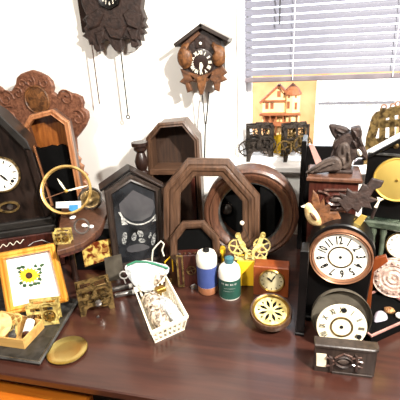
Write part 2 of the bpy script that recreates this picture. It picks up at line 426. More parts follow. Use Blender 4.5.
# ================================================================== TABLE
tb = Thing('work_table', 'long dark reddish-brown wooden table covered with clock parts', 'table', (-.4, 1.3, 0))
tx0, tx1 = -1.45, 1.55
tb.add('tabletop', MB().box(tx0, tx1, -.547, .54, .722, .75, .004), 'table_wood')
tb.add('apron', MB().box(tx0+.12, tx1-.12, -.46, .46, .64, .7219), 'dark_wood')
for x in (tx0+.1, tx1-.1):
    for y in (-.48, .48):
        tb.add('leg', MB().lathe([(.02, 0), (.028, .05), (.035, .5), (.035, .7215)], (x, y, 0), 'z', 16), 'dark_wood')
sx1 = T(90, 397, .63).x+.95
st = Thing('wooden_stool', 'orange varnished wooden stool pushed under the table at front left', 'stool', (-.95, .62, 0))
st.add('seat', MB().box(-.55, sx1, -.16, .215, .59, .63, .008), 'seat_wood')
for x in (-.48, sx1-.06):
    for y in (-.11, .13): st.add('leg', MB().lathe([(.014, 0), (.02, .3), (.022, .5899)], (x, y, 0), 'z', 12), 'seat_wood')

# ================================================================== ON THE WALL
def chain(th, name, a, b, y, r, m):
    p, q = th.p(*a, y), th.p(*b, y)
    th.add(name, MB().tube([(p[0], y, p[1]), ((p[0]+q[0])/2, y, (p[1]+q[1])/2), (q[0], y, q[1])], r, 6), m)
def carve(th, name, pts, y0, y1, m, bev=.004, parent=None, label=None):
    return th.add(name, MB().prism(th.pl(pts, y0), y0, y1, bev), m, parent, label)

ck = Thing('cuckoo_clock', 'dark carved cuckoo clock cut off by the top edge, high on the left wall', 'cuckoo clock', W(112, 20, YB))
plaque = [(78, -30), (79, -8), (82, 6), (86, 15), (82, 20), (87, 24), (83, 29), (86, 32), (82, 36), (88, 40), (89, 45), (92, 42), (94, 49), (97, 52), (101, 50), (100, 43), (104, 39), (108, 41), (111, 46), (115, 51), (119, 52), (122, 47), (121, 39), (126, 37), (130, 40), (131, 47), (135, 48), (139, 45), (138, 40), (142, 41), (141, 35), (145, 33), (142, 29), (146, 27), (143, 22), (145, 18), (141, 8), (143, -8), (142, -30), (110, -44)]
carve(ck, 'carved_case', plaque, -.075, -.035, 'carved_dark')
ck.add('case_box', MB().box(-.15, .12, -.036, 0, -.05, .30, .003), 'dark_wood')
cx, cz, r = ck.px(109, -5, -.08, 10)
d = ck.add('dial', MB().lathe([(r*1.25, -.082), (r*1.2, -.09), (r, -.085), (0, -.085)], (cx, 0, cz), 'y', 8), 'black_paint')
m = MB(); numerals(m, ARAB, cx, cz, r*.72, r*.42, -.0862, upright=True); ck.add('numeral_ring', m, 'ivory', d)
m = MB(); hand(m, cx, cz, PI*.7, r*.5, .006, -.089); hand(m, cx, cz, PI*.3, r*.7, .005, -.088); ck.add('hands', m, 'ivory', d)
for pts in ([(84, 17), (97, 9), (103, 14), (98, 26), (88, 30)], [(141, 15), (128, 9), (122, 14), (127, 26), (138, 30)], [(103, 25), (116, 29), (127, 24), (120, 40), (110, 38)], [(94, 32), (104, 29), (103, 38), (98, 46)], [(127, 30), (138, 29), (136, 41), (131, 40)]):
    carve(ck, 'carved_leaf', pts, -.088, -.074, 'carved_dark', .006)
p0 = [ck.p(*q, -.07) for q in ((118, 49), (126, 53), (134, 52), (141, 45))]
ck.add('wire_loop', MB().tube([(x, -.07, z) for x, z in p0], .0012, 6), 'chain_copper')
chain(ck, 'chain', (91.5, 42), (99.5, 104), -.06, .0032, 'chain_copper')
chain(ck, 'chain', (120, 45), (128, 114.5), -.06, .0036, 'chain_steel')
x, z = ck.p(128, 117, -.06)
ck.add('chain_ring', MB().torus(x, -.06, z, .009, .0028), 'chain_steel')

ch = Thing('cuckoo_clock', 'small chalet cuckoo clock with pitched roof and tan carved birds beside window', 'cuckoo clock', W(200, 60, YB))
ch.add('house_case', MB().prism(ch.pl([(181, 46), (200, 27), (221, 41), (222, 72), (183, 77)], -.10), -.10, 0, .002), 'carved_dark')
for a, b in (((173, 44), (200.5, 23)), ((229, 38), (199.5, 23))):
    A, B = Vector(ch.p(*a, -.13)), Vector(ch.p(*b, -.13)); dd = (B-A).normalized(); n = Vector((-dd.y, dd.x)); n = n if n.y > 0 else -n
    ch.add('roof_panel', MB().prism([tuple(A), tuple(B), tuple(B-n*.016), tuple(A-n*.016)], -.13, -.005, .002), 'charcoal_wood')
carve(ch, 'bargeboard', [(181, 45), (198, 31), (200, 34), (184, 49)], -.112, -.10, 'carved_mid', .002, label='lighter gable board')
x, z = ch.p(200.5, 43.5, -.1)
dr = ch.add('cuckoo_door', MB().box(x-.022, x+.022, -.108, -.1, z-.02, z+.02, .002), 'dark_wood')
ch.add('cuckoo', MB().ball((x+.002, -.111, z), .007, 10), 'ivory', dr)
cx, cz, r = ch.px(201, 62.5, -.105, 11.5)
d = ch.add('dial', MB().lathe([(r*1.12, -.1), (r*1.12, -.108), (r, -.11), (0, -.108)], (cx, 0, cz), 'y', 32), 'dark_wood')
m = MB(); numerals(m, ROMAN, cx, cz, r*.78, r*.42, -.1112, sx=.7); ch.add('numeral_ring', m, 'ivory', d)
m = MB(); hand(m, cx, cz, -PI*.5, r*.8, .008, -.113); hand(m, cx, cz, -PI*.42, r*.5, .009, -.112); ch.add('hands', m, 'ivory', d)
for pts in ([(179, 50), (183, 44), (190, 42), (188, 49), (192, 52), (193, 62), (189, 68), (183, 69), (178, 63), (177, 56)], [(213, 41), (217, 45), (223, 46), (226, 54), (225, 63), (220, 67), (214, 65), (211, 57), (215, 52), (211, 46)]):
    b = ch.add('carved_bird', MB().pillow(smooth_poly(ch.pl(pts, -.11), 1), -.13, -.095, 4), 'carved_light')
for pts in ([(180, 69), (190, 73), (197, 79), (189, 83), (192, 91), (187, 93), (185, 85), (179, 82), (183, 78)], [(222, 66), (212, 71), (205, 78), (213, 82), (214, 90), (219, 92), (220, 83), (227, 80), (223, 76), (227, 73)], [(188, 72), (201, 76), (214, 71), (210, 80), (201, 85), (192, 81)]):
    carve(ch, 'carved_leaf', pts, -.118, -.095, 'carved_mid', .005)
carve(ch, 'stag_head', [(196, 78), (201, 76), (206, 78), (205, 86), (202, 95), (199, 95), (197, 86)], -.132, -.105, 'carved_light', .005)
chain(ch, 'chain', (202, 92), (205, 124), -.08, .003, 'chain_steel'); chain(ch, 'chain', (209, 92), (206, 124), -.08, .0036, 'chain_steel')
chain(ch, 'chain', (205.4, 123), (204.4, 160), -.08, .0036, 'chain_steel')
# ================================================================== generic clock movement
def movement(name, label, cat, loc, yaw, w, h, d, m, m2, group=None, legs=True, tilt=0, seed=1, wheels=4):
    t = Thing(name, label, cat, loc, yaw, tilt, group=group); rnd = random.Random(seed)
    z0 = h*.27 if legs else 0
    for nm, y in (('front_plate', -d/2), ('back_plate', d/2-.002)):
        b = MB(); k = w*.13
        b.bar((-w/2+k/2, z0), (-w/2+k/2, h*.92), k, y, y+.002); b.bar((w/2-k/2, z0), (w/2-k/2, h*.92), k, y, y+.0021)
        b.bar((-w/2, z0+k/2), (w/2, z0+k/2), k, y-.0002, y+.0022); b.bar((-w/2, h*.93), (w/2, h*.93), k, y-.0003, y+.0023)
        b.bar((0, z0), (0, h*.95), k*.8, y-.0001, y+.0019)
        b.bar((-w/2, h*.6), (w/2, h*.62), k*.7, y-.0004, y+.0024)
        b.prism([(-w*.2, h*.93), (w*.2, h*.93), (w*.12, h), (-w*.12, h)], y-.0005, y+.0025)
        if legs:
            for s_ in (-1, 1): b.prism([(s_*w*.5, 0), (s_*w*.36, 0), (s_*w*.30, z0*.8), (s_*w*.18, z0*1.15), (s_*w*.5, z0*1.15)], y-.001, y+.003)
        t.add(nm, b, m)
    for x in (-.42, .42):
        for z in (z0/h+.08, .9):
            t.add('pillar', MB().lathe([(.004, -d/2-.003), (.004, -d/2), (.0028, -d/2+.004), (.0028, d/2-.004), (.004, d/2), (.004, d/2+.003)], (w*x, 0, h*z), 'y', 10), m)
    spots = [(-.22, .5, .24), (.24, .45, .26), (.02, .78, .17), (-.24, .8, .14), (.28, .8, .13), (-.5, .38, .22)][:wheels]
    for i, (x, z, r) in enumerate(spots):
        y = -d*.62 if i in (1, 5) else -d*.3+d*.5*rnd.random()
        t.add('gear_wheel', MB().gear(w*x, h*z, h*r, y, y+.003, 26, 4), m2)
    for x in (-.24, .24):
        b = MB(); b.lathe([(h*.13, -d*.3), (h*.13, d*.3)], (w*x, 0, z0+h*.2), 'y', 16); b.lathe([(h*.03, -d*.75), (h*.03, -d*.29)], (w*x, 0, z0+h*.2), 'y', 8)
        t.add('spring_barrel', b, m2)
    b = MB(); b.tube([(0, -d*.55, h*.9), (w*.1, -d*.7, h*1.05), (w*.3, -d*.7, h*1.06), (w*.42, -d*.55, h*.9)], .002, 6)
    t.add('lever_wire', b, m)
    return t

# ================================================================== LEFT PILE
# carved crest of a kitchen clock, against the wall
cr = Thing('kitchen_clock_back', 'tall brown carved oak clock back with scalloped crest and round medallion against wall', 'clock back', (-1.25, 1.80, .75))
pts = [(-22, 130), (-20, 104), (-8, 92), (-6, 84), (0, 88), (4, 92), (11, 91), (15, 84), (16, 78), (20, 74), (25, 72), (31, 70), (38, 72), (46, 76), (51, 81), (53, 88), (52, 92), (57, 96), (60, 92), (66, 91), (70, 93), (75, 94), (81, 97), (83, 103), (82, 108), (87, 112), (88, 118), (85, 126), (80, 133), (75, 139), (77, 160), (83, 176), (84, 200)]
q = cr.pl(pts, 0); q += [(q[-1][0]-.02, 0), (q[0][0], 0)]
cr.add('crest_board', MB().prism(q, 0, .022, .006), 'carved_oak')
cx, cz, r = cr.px(37, 100, -.004, 12.5)
cr.add('medallion', MB().lathe([(r, 0), (r, -.006), (r*.92, -.010), (r*.86, -.006), (r*.6, -.010), (0, -.012)], (cx, 0, cz), 'y', 36), 'carved_light', label='lighter round medallion')
def scroll(px, py, R, turns=1.4, a0=0, s_=1):
    c = cr.p(px, py, -.003); k = cr.px(px, py, -.003, R)[2]; P = []
    for i in range(26):
        f = i/25; a = a0+s_*f*turns*2*PI; P.append((c[0]+k*(1-.8*f)*math.cos(a), -.003, c[1]+k*(1-.8*f)*math.sin(a)))
    return MB().tube(P, .0045, 6)
for a in ((6, 99, 8, 1.4, 0, 1), (18, 93, 5, 1.2, 2, -1), (66, 98, 8, 1.4, PI, -1), (10, 116, 9, 1.3, 1, 1), (78, 118, 7, 1.3, 2, -1), (22, 84, 4, 1, 0, 1), (52, 120, 6, 1.2, .6, 1), (30, 82, 5, 1.1, 1, -1), (44, 83, 5, 1.1, 2, 1)):
    cr.add('carved_scroll', scroll(*a), 'carved_oak')
ear = [(72, 148), (76, 152), (75, 156), (79, 160), (78, 164), (82, 167), (81, 172), (86, 176), (84, 181), (88, 185), (85, 189), (84, 196), (76, 200), (70, 200)]
carve(cr, 'side_ear', ear, -.03, -.0005, 'oak_light', .003, label='orange-tan leafy side edge')

# octagon-topped open case
oc = Thing('octagon_clock_case', 'open light-oak clock case with pointed octagon top and black lower board', 'clock case', (-1.0, 1.60, .75), 20)
outer = oc.pl([(22, 128), (30, 115), (52, 109.5), (69, 122), (83, 200)], 0); outer += [(outer[-1][0]+.01, 0), (outer[0][0]+.06, 0)]
oc.add('front_frame', MB().mould(outer, [(0, .02), (.0, -.004), (.006, -.010), (.016, -.006), (.020, -.012), (.024, -.004), (.024, .02)]), 'oak_light', label='light oak frame')
oc.add('case_sides', MB().mould(off(outer, .004), [(0, .02), (0, .085), (.016, .085), (.016, .02)]), 'red_brown')
inn = off(outer, .012)
oc.add('back_board', MB().prism(inn, .07, .084), 'oak_inner')
lb = [(31, 150), (35, 146.5), (40, 148), (46, 147), (52, 145), (57, 146), (62, 144), (66, 145.5), (70, 144.5)]
q = oc.pl(lb, .05); q[0] = (inn[0][0]-.0+.018, q[0][1]); q = q[:1]+q[1:-1]+[(inn[4][0]-.034, q[-1][1]), (inn[4][0]-.02, .02), (inn[0][0]+.06, .02)]
oc.add('lower_board', MB().prism(q, .045, .060), 'black_matte', label='black wavy-topped lower board')

# black mantel clock at far left
bm = Thing('mantel_clock', 'black mantel clock with white dial and oval window, cut off at left edge', 'mantel clock', T(22, 268), 28)
D = .13
q = bm.pl([(52, 232), (48, 214), (27, 146), (0, 121), (-20, 108), (-44, 122), (-66, 150), (-60, 232)], 0)
bm.add('case', MB().prism([(x, max(z, .0)) for x, z in q], 0, D, .004), 'ebony')
hood = bm.pl([(31, 150), (27, 141), (0, 115), (-20, 102), (-46, 116), (-70, 150), (-66, 156), (-44, 127), (-20, 112), (0, 125), (24, 149)], -.02)
bm.add('hood_moulding', MB().prism(hood, -.022, D+.01, .004), 'slate_grey', label='grey-black hood moulding')
sd = bm.pl([(24, 150), (31, 148), (52, 214), (45, 218)], -.012)
bm.add('pilaster', MB().prism(sd, -.014, -.0002, .004), 'ebony')
b = MB(); xl = bm.p(-70, 250, -.02)[0]; xr = bm.p(56, 228, -.02)[0]; zt = bm.p(50, 218, -.02)[1]; zb = bm.p(52, 231, -.02)[1]; zm = (zt+zb)/2
b.box(xl, xr-.012, -.018, D+.01, zm, zt, .004); b.box(xl, xr, -.03, D+.015, zb, zm, .004)
bm.add('base_moulding', b, 'slate_grey', label='grey-black base moulding')
bm.add('plinth', MB().box(xl, xr+.012, -.034, D+.02, 0, zb, .004), 'mahogany', label='red-brown veneered plinth')
P = []
for i in range(40):
    f = i/39; px = -2+f*26; py = 247-f*6+1.5*math.sin(f*24); x, z = bm.p(px, py, -.036); P.append((x, -.036, z))
bm.add('filigree', MB().tube(P, .0017, 6), 'ivory', label='white scrolling inlay')
P = [bm.p(a, b_, -.036) for a, b_ in ((28, 246), (34, 242), (42, 240), (50, 243), (54, 248))]
bm.add('filigree', MB().tube([(x, -.036, z) for x, z in P], .0013, 6), 'etch_white')
cx, cz, r = bm.px(0, 175, -.012, 19.5)
d = bm.add('dial', MB().lathe([(r, 0), (r, -.008), (r*.95, -.012), (r*.93, -.006), (0, -.006)], (cx, 0, cz), 'y', 40), 'enamel')
bm.add('bezel', MB().torus(cx, -.008, cz, r, .005), 'old_brass')
for k in range(12):
    a = 2*PI*k/12+.1; m = MB(); m.bar((cx+r*.66*math.cos(a), cz+r*.66*math.sin(a)), (cx+r*.84*math.cos(a), cz+r*.84*math.sin(a)), r*.06, -.0075, -.006); bm.add('hour_mark', m, 'ink', d)
m = MB(); hand(m, cx, cz, -.9, r*.55, .006, -.009); m.lathe([(r*.1, -.008), (r*.1, -.0062)], (cx+r*.55, 0, cz-r*.45), 'y', 12); m.lathe([(r*.1, -.008), (r*.1, -.0062)], (cx-r*.55, 0, cz-r*.45), 'y', 12); bm.add('hands', m, 'ink', d)
cx, cz, r = bm.px(9, 207, -.004, 11)
ow = bm.add('oval_window', MB().ring(circ(cx, cz, r, 36, r*.6), circ(cx, cz, r*.78, 36, r*.42), -.010, .001), 'old_brass')
bm.add('pendulum_bob', MB().lathe([(r*.3, -.003), (r*.25, -.007), (0, -.008)], (cx+.004, 0, cz), 'y', 20), 'steel', ow)

# shelf behind the picture frame and its load
ZS = 1.0
sh = Thing('demilune_shelf', 'small reddish-brown bow-front wooden shelf holding brass bezels and loose parts', 'shelf', T(84, 240, ZS)-Vector((0, 0, ZS-.75)))
o0 = sh.loc
q = sh.pzl([(62, 206), (98, 192), (106, 203), (107, 214), (101, 228), (92, 236), (82, 243), (68, 248), (57, 251), (58, 230)], ZS-.75)
sh.add('shelf_board', MB().plate(q, ZS-.75-.018, ZS-.75, .003), 'red_brown')
sh.add('edge_moulding', MB().plate(off(q, .006), ZS-.75-.034, ZS-.75-.0182, .003), 'mahogany', label='dark shaped edge')
for a, b_ in ((66, 226), (96, 206)):
    x, y = sh.pz(a, b_, ZS-.75); sh.add('leg', MB().lathe([(.016, 0), (.012, .03), (.014, ZS-.75-.036)], (x, y, 0), 'z', 14), 'dark_wood')

fb = Thing('floral_box', 'dark box with orange and yellow flower picture under the bow-front shelf', 'box', T(97, 270)+Vector((0, 0, 0)), 10)
x0, z0 = fb.p(76, 270); x1, z1 = fb.p(113, 238)
zt = z1
fb.add('box_body', MB().box(x0, x1, .001, .10, 0, zt, .003), 'black_matte')
q = fb.pl([(81, 245), (110, 236), (112, 258), (85, 267)], 0)
q = [(x, min(max(z, .003), zt-.002)) for x, z in q]
fb.add('flower_picture', MB().prism(q, -.0005, .0012), 'flower_print', label='orange and yellow flower picture')

bz = Thing('brass_hoop', 'large thin brass bezel ring with two cream hands standing on the shelf', 'clock ring', T(70, 221, ZS), 18, 26)
cx, cz, r = bz.px(66.5, 190, 0, 25.5)
bz.add('ring', MB().lathe([(r, 0), (r, -.012), (r*.97, -.017), (r*.92, -.014), (r*.885, -.004), (r*.885, 0), (r, 0)], (cx, 0, cz), 'y', 56, cap=False), 'bright_brass')
h = bz.p(66, 191, -.005)
for tip, w in (((57, 178), .006), ((90, 185), .005)):
    tx, tz = bz.p(*tip, -.005); m = MB(); v = Vector((tx-h[0], tz-h[1])); hand(m, h[0], h[1], math.atan2(v.y, v.x), v.length, w, -.004); bz.add('hand', m, 'aged_enamel')
tx, tz = bz.p(44, 199, -.004); bz.add('cross_rod', MB().tube([(tx, -.002, tz), (h[0], -.002, h[1]), (bz.p(90, 185)[0], -.002, bz.p(90, 185)[1])], .0016, 6), 'copper')
bz.add('hub', MB().lathe([(.008, 0), (.008, -.008), (0, -.010)], (h[0], 0, h[1]), 'y', 14), 'brass')
lb = bz.add('paper_label', MB().prism(bz.pl([(56, 202), (81, 201), (81, 208), (56, 208)], -.004), -.0045, -.004), 'white_paper', label='white paper label')
bz.add('blue_tape', MB().prism(bz.pl([(69, 205), (78, 204.5), (78, 210), (72, 211.5), (69, 210)], -.006), -.0062, -.0046), 'blue_tape', lb, label='scrap of blue tape')

cb = Thing('chrome_bezel', 'thick chrome ring with brass inside at right end of the shelf', 'bezel', T(93, 208, ZS), 20, 35)
cx, cz, r = cb.px(90.5, 199, 0, 12)
cb.add('ring', MB().lathe([(r, 0), (r, -.012), (r*.92, -.017), (r*.80, -.010), (r*.78, 0), (r, 0)], (cx, 0, cz), 'y', 40, cap=False), 'steel')
cb.add('brass_back', MB().lathe([(r*.775, -.001), (r*.5, -.002), (r*.4, -.006), (0, -.006), (0, 0), (r*.775, 0)], (cx, 0, cz), 'y', 30, cap=False), 'old_brass')

movement('brass_movement', 'small brass movement lying on the front of the bow-front shelf', 'clock movement', T(64, 242, ZS), 15, .062, .05, .035, 'pale_brass', 'brass', legs=False, tilt=0, seed=3, wheels=3)
rg = Thing('steel_ring', 'thin steel ring standing at front of the bow-front shelf', 'ring', T(82, 236, ZS), 20, 20)
cx, cz, r = rg.px(82, 226, 0, 8); rg.add('band', MB().lathe([(r, 0), (r, -.008), (r*.84, -.008), (r*.84, 0), (r, 0)], (cx, 0, max(cz, r)), 'y', 30, cap=False), 'steel')
for i, (a, b_, lab) in enumerate(((85, 227, 'crumpled white scrap behind the thin steel ring on the shelf'), (91, 228, 'tiny white scrap at right of the thin steel ring on shelf'), (73, 219, 'white scrap lying under the brass bezel label'))):
    s_ = Thing('paper_scrap', lab, 'scrap', T(a, b_, ZS), 20*i, group='white scraps on the shelf')
    s_.add('paper', MB().pillow(circ(0, .007, .013, 9, .007), -.008, .008, 3, .002), 'white_paper')

# picture frame with sunflower card
pf = Thing('picture_frame', 'honey-wood picture frame with sunflower card standing at front left', 'picture frame', T(36, 311, .765)+Vector((0, 0, 0)), 24, 14)
outer = pf.pl([(0, 256), (54, 242.5), (68, 300), (10, 320)], 0)
outer = [(x, max(z, .0)) for x, z in pf.pl([(-3, 254), (54, 243.5), (68.5, 301), (8, 321)], 0)]
w1 = (Vector(outer[1])-Vector(outer[0])).length
pf.add('frame_moulding', MB().mould(outer, [(0, .018), (0, -.004), (.008, -.010), (w1*.07, -.007), (w1*.095, -.010), (w1*.125, -.002), (w1*.125, .018)]), 'honey_wood')
pf.add('backing', MB().prism(off(outer, .004), .011, .0175), 'cardboard')
cdp = pf.add('card', MB().prism(off(outer, w1*.10), .008, .0108), 'white_paper', label='white card with sunflower')
c = pf.p(29, 275.5, .007); R = pf.px(29, 275.5, .007, 10.5)[2]
sf = MB()
for k in range(16):
    a = 2*PI*k/16; sf.prism([(c[0]+R*.25*math.cos(a-.3), c[1]+R*.25*math.sin(a-.3)), (c[0]+R*.75*math.cos(a-.22), c[1]+R*.62*math.sin(a-.22)), (c[0]+R*1.1*math.cos(a), c[1]+R*.85*math.sin(a)), (c[0]+R*.75*math.cos(a+.22), c[1]+R*.62*math.sin(a+.22)), (c[0]+R*.25*math.cos(a+.3), c[1]+R*.25*math.sin(a+.3))], .0068+.0001*(k % 3), .008)
flw = pf.add('sunflower', sf, 'yellow', cdp, label='yellow petals')
pf.add('flower_centre', MB().lathe([(R*.34, .0079), (R*.34, .0062), (0, .0058)], (c[0], 0, c[1]), 'y', 18), 'sun_brown', cdp)
for a, b_ in ((19, 268), (23, 267), (36, 266), (39, 269), (40, 273), (40, 279), (38, 283), (31, 285), (25, 286), (21, 283), (42, 265), (35, 284), (38, 276), (20, 272)):
    x, z = pf.p(a, b_, .0078); pf.add('leaf_sprig', MB().prism([(x+R*random.uniform(.1, .34)*math.cos(w_), z+R*random.uniform(.1, .3)*math.sin(w_)) for w_ in (0, 1, 2.1, 3.1, 4.2, 5.3)], .0072, .008), 'leaf_green', cdp)
pf.add('easel_back', MB().prism([(-.02, .02), (.02, .02), (.015, .16), (-.015, .16)], .018, .022), 'cardboard')

# tray and what is in it
tr = Thing('metal_tray', 'dark pewter tray with raised rim at front left corner of table', 'tray', T(30, 358))
A = tr.pzl([(40, 365.5), (78, 303)], .0); q = [A[0], A[1], (A[1][0]-.52, A[1][1]+.03), (A[0][0]-.52, A[0][1]+.0)]
tr.add('tray_floor', MB().plate(off(q, .01), .0, .006), 'tray_metal')
b = MB(); b.loops([[(x, y, 0) for x, y in q], [(x, y, .012) for x, y in off(q, -.006)], [(x, y, .016) for x, y in off(q, -.002)], [(x, y, .012) for x, y in off(q, .006)], [(x, y, .0045) for x, y in off(q, .012)], [(x, y, 0) for x, y in off(q, .012)]], closed=True)
tr.add('rim', b, 'pewter')

bx = Thing('cardboard_box', 'shallow open wooden-coloured box of small parts standing in the tray', 'box', T(25, 353, .757))
zt = .036
tp = bx.pzl([(22.5, 340.5), (42.5, 319.5)], zt); dx, dy = tp[1][0]-tp[0][0], tp[1][1]-tp[0][1]
L = math.hypot(dx, dy); ux, uy = dx/L, dy/L; vx, vy = -uy, ux
fl = bx.pz(-30, 342, zt)
wd_ = .19
q = [tp[0], tp[1], (tp[1][0]-wd_*.97, tp[1][1]+.02), (tp[0][0]-wd_, tp[0][1]+.0)]
b = MB(); b.loops([[(x, y, 0) for x, y in q], [(x, y, zt) for x, y in q], [(x, y, zt) for x, y in off(q, .005)], [(x, y, .0) for x, y in off(q, .005)]], closed=True)
bx.add('walls', b, 'pine'); bx.add('bottom', MB().plate(off(q, .004), 0, .004), 'pine')
zb = .757+.0045
ab = Thing('amber_bottle', 'small brown glass bottle with white label leaning in the parts box', 'bottle', T(26, 337, zb+.014), 0)
dirv = (T(33, 312, zb+.036)-ab.loc); Lb = dirv.length
Mx = dirv.to_track_quat('Z', 'Y').to_matrix().to_4x4()
ab.add('glass', MB().lathe([(0, 0), (.014, 0), (.015, .004), (.015, Lb*.74), (.010, Lb*.8)], (0, 0, 0), 'z', 20).xf(Mx), 'amber_glass')
ab.add('paper_label', MB().lathe([(.0153, Lb*.12), (.0153, Lb*.6)], (0, 0, 0), 'z', 20, cap=False).xf(Mx), 'white_paper', label='white paper label')
ab.add('cap', MB().lathe([(.011, Lb*.79), (.0125, Lb*.8), (.0125, Lb*1.0), (0, Lb)], (0, 0, 0), 'z', 20).xf(Mx), 'amber_glass')
dc = Thing('dark_cylinder', 'short dark metal cylinder lying in the parts box beside brown bottle', 'cylinder', T(13, 332, zb+.013), 30)
dc.add('body', MB().lathe([(.012, -.03), (.013, -.027), (.013, .02), (.012, .024)], (0, 0, 0), 'y', 20), 'pewter')
dc.add('band', MB().lathe([(.0134, -.006), (.0134, .002)], (0, 0, 0), 'y', 20, cap=False), 'steel')
cdl = Thing('cream_dial', 'cream painted dial disc propped in parts box at left edge', 'dial', T(2, 343, zb+.004), 15, 40)
cx, cz, r = cdl.px(0, 325, 0, 12); cdl.add('disc', MB().lathe([(r, 0), (r, -.002), (0, -.003)], (cx, 0, max(cz, r*.98)), 'y', 30), 'dial_yellow')
gs = Thing('brass_gear', 'pale brass gear plate with ring holes behind the brown bottle', 'gear', T(16, 336, zb+.01), 20, 30)
cx, cz, r = gs.px(16, 319, 0, 6.5); b = MB(); b.gear(cx, cz, r, -.003, 0, 22, 4); b.gear(cx-r*1.1, cz-r*1.05, r*.8, -.0035, -.0005, 18, 4); b.bar((cx, cz), (cx, cz-r*2.4), .008, .0002, .002)
gs.add('wheel_pair', b, 'pale_brass')

movement('brass_movement', 'bright brass rectangular movement leaning on the sunflower picture frame', 'clock movement', T(46, 322, .757), 20, .105, .085, .045, 'pale_brass', 'brass', legs=False, tilt=6, seed=4, wheels=3)
mv = movement('brass_movement', 'dull brass movement with feet standing on bare table beside the picture frame', 'clock movement', T(97, 308), 36, .125, .115, .06, 'old_brass', 'old_brass', legs=True, seed=5, wheels=4)
mv.add('bell_cup', MB().lathe([(.001, -.046), (.010, -.044), (.013, -.036)], (.005, 0, .045), 'y', 16), 'steel', label='shiny steel cup')
pd = Thing('pendulum_bob', 'large polished brass pendulum disc lying flat on table at front left', 'pendulum', T(67.5, 351.5))
a = T(47, 353); b_ = T(88, 347); r = (b_-a).length/2
pd.add('disc', MB().lathe([(0, .001), (r*.8, .001), (r, .007), (r*.985, .0085), (r*.93, .007), (r*.6, .0045), (0, .0035)], (0, 0, 0), 'z', 56), 'pendulum_brass')
fr = Thing('metal_fragment', 'tiny silver metal fragment on table in front of the dull brass movement', 'fragment', T(98, 317.5), 30)
fr.add('chip', MB().prism([(-.006, .0), (.006, .0), (.004, .008), (-.003, .006)], -.003, .003, .001), 'steel')

# steel plate and two silver barrels beside the glass-door clock
sp_ = Thing('steel_plate', 'mottled grey steel plate leaning below the glass-door clock', 'plate', T(114, 282), 16, 12)
sp_.add('sheet', MB().prism(sp_.pl([(104, 258), (121, 254), (124, 278), (107, 282)], 0), 0, .002, .0005), 'zinc')
for k, (a, b_, lab) in enumerate(((121, 290, 'upper of two silver tubes lying beside the parts basket'), (124, 296, 'lower of two silver tubes lying beside the parts basket'))):
    t = Thing('silver_tube', lab, 'tube', T(a, b_)+Vector((0, 0, .010)), 30, group='silver tubes by the basket')
    t.add('barrel', MB().lathe([(.0085, -.034), (.0098, -.031), (.0098, .03), (.0085, .033)], (0, 0, 0), 'x', 18), 'steel')
    t.add('end_cap', MB().lathe([(.0096, .0332), (.0096, .044), (.006, .048)], (0, 0, 0), 'x', 18), 'white_plastic')
# ================================================================== CENTRE
# clock with pointed top and painted glass door
gc = Thing('wall_clock', 'dark pointed-top clock with reverse-painted glass door standing on the table', 'clock', T(140, 266), 30)
q = gc.pl([(104, 191), (130, 174), (161, 187), (165, 262), (114, 270)], 0)
q[3] = (q[3][0], 0); q[4] = (q[4][0], 0)
wG = q[3][0]-q[4][0]
gc.add('door_frame', MB().mould(q, [(0, .02), (0, -.006), (.006, -.012), (.018, -.008), (.024, -.011), (.030, -.002), (.030, .02)]), 'charcoal_wood')
gc.add('case', MB().mould(off(q, .003), [(0, .0201), (0, .06), (.012, .06), (.012, .0201)]), 'dark_wood'); gc.add('back_board', MB().prism(off(q, .01), .05, .0595), 'dark_wood')
for a, b_ in (((101, 192), (131, 171)), ((164, 189), (129, 171))):
    A, B = Vector(gc.p(*a, -.02)), Vector(gc.p(*b_, -.02)); dd = (B-A).normalized(); n = Vector((-dd.y, dd.x)); n = n if n.y > 0 else -n
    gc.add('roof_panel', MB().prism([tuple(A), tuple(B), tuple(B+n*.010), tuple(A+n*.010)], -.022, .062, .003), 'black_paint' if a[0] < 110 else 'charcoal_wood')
gl = gc.add('door_glass', MB().prism(off(q, .027), .002, .005), 'painted_glass', label='dark painted glass door')
ins = off(q, .0305)
cx, cz, r = gc.px(139, 203, .001, 24)
# pale arc and corner ornaments of the reverse painting
P = []; Pi = []
for i in range(21):
    a = PI+.28+(PI-.56)*i/20; P.append((cx+r*math.cos(a)*.92, cz+r*math.sin(a))); Pi.append((cx+r*.86*math.cos(a)*.97, cz+r*.95*math.sin(a)))
arc = MB(); arc.prism(P+Pi[::-1], .0008, .0022); gc.add('painted_arc', arc, 'etch_white', gl, label='white painted arc')
for pts in ([(121, 217), (122, 225), (128, 224.5)], [(157.5, 214.5), (157.5, 220), (152, 222)]):
    gc.add('painted_corner', MB().prism(gc.pl(pts, .0012), .0009, .0022), 'etch_white', gl, label='white painted corner')
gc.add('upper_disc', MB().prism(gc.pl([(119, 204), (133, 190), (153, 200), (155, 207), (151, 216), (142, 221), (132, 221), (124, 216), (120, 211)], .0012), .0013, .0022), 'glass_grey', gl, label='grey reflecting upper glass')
for pts in ([(122, 236), (124, 232), (127, 233), (127, 239), (125, 246), (122, 243)], [(131, 240), (132, 235), (135, 232), (137, 236), (135, 241)], [(137, 231), (141, 230), (144, 234), (142, 238), (138, 236)], [(138, 239), (144, 238), (146, 242), (140, 243)], [(148, 238), (150, 232), (152, 233), (151, 238)], [(151, 241), (154, 233), (156, 234), (155, 243), (152, 246)], [(126, 247), (140, 243), (152, 247), (142, 251), (128, 253)]):
    gc.add('etched_figure', MB().prism(smooth_poly(gc.pl(pts, .0012), 1), .0010, .0022), 'etched' if pts[0][0] != 126 else 'glass_grey', gl, label='pale etched figure')

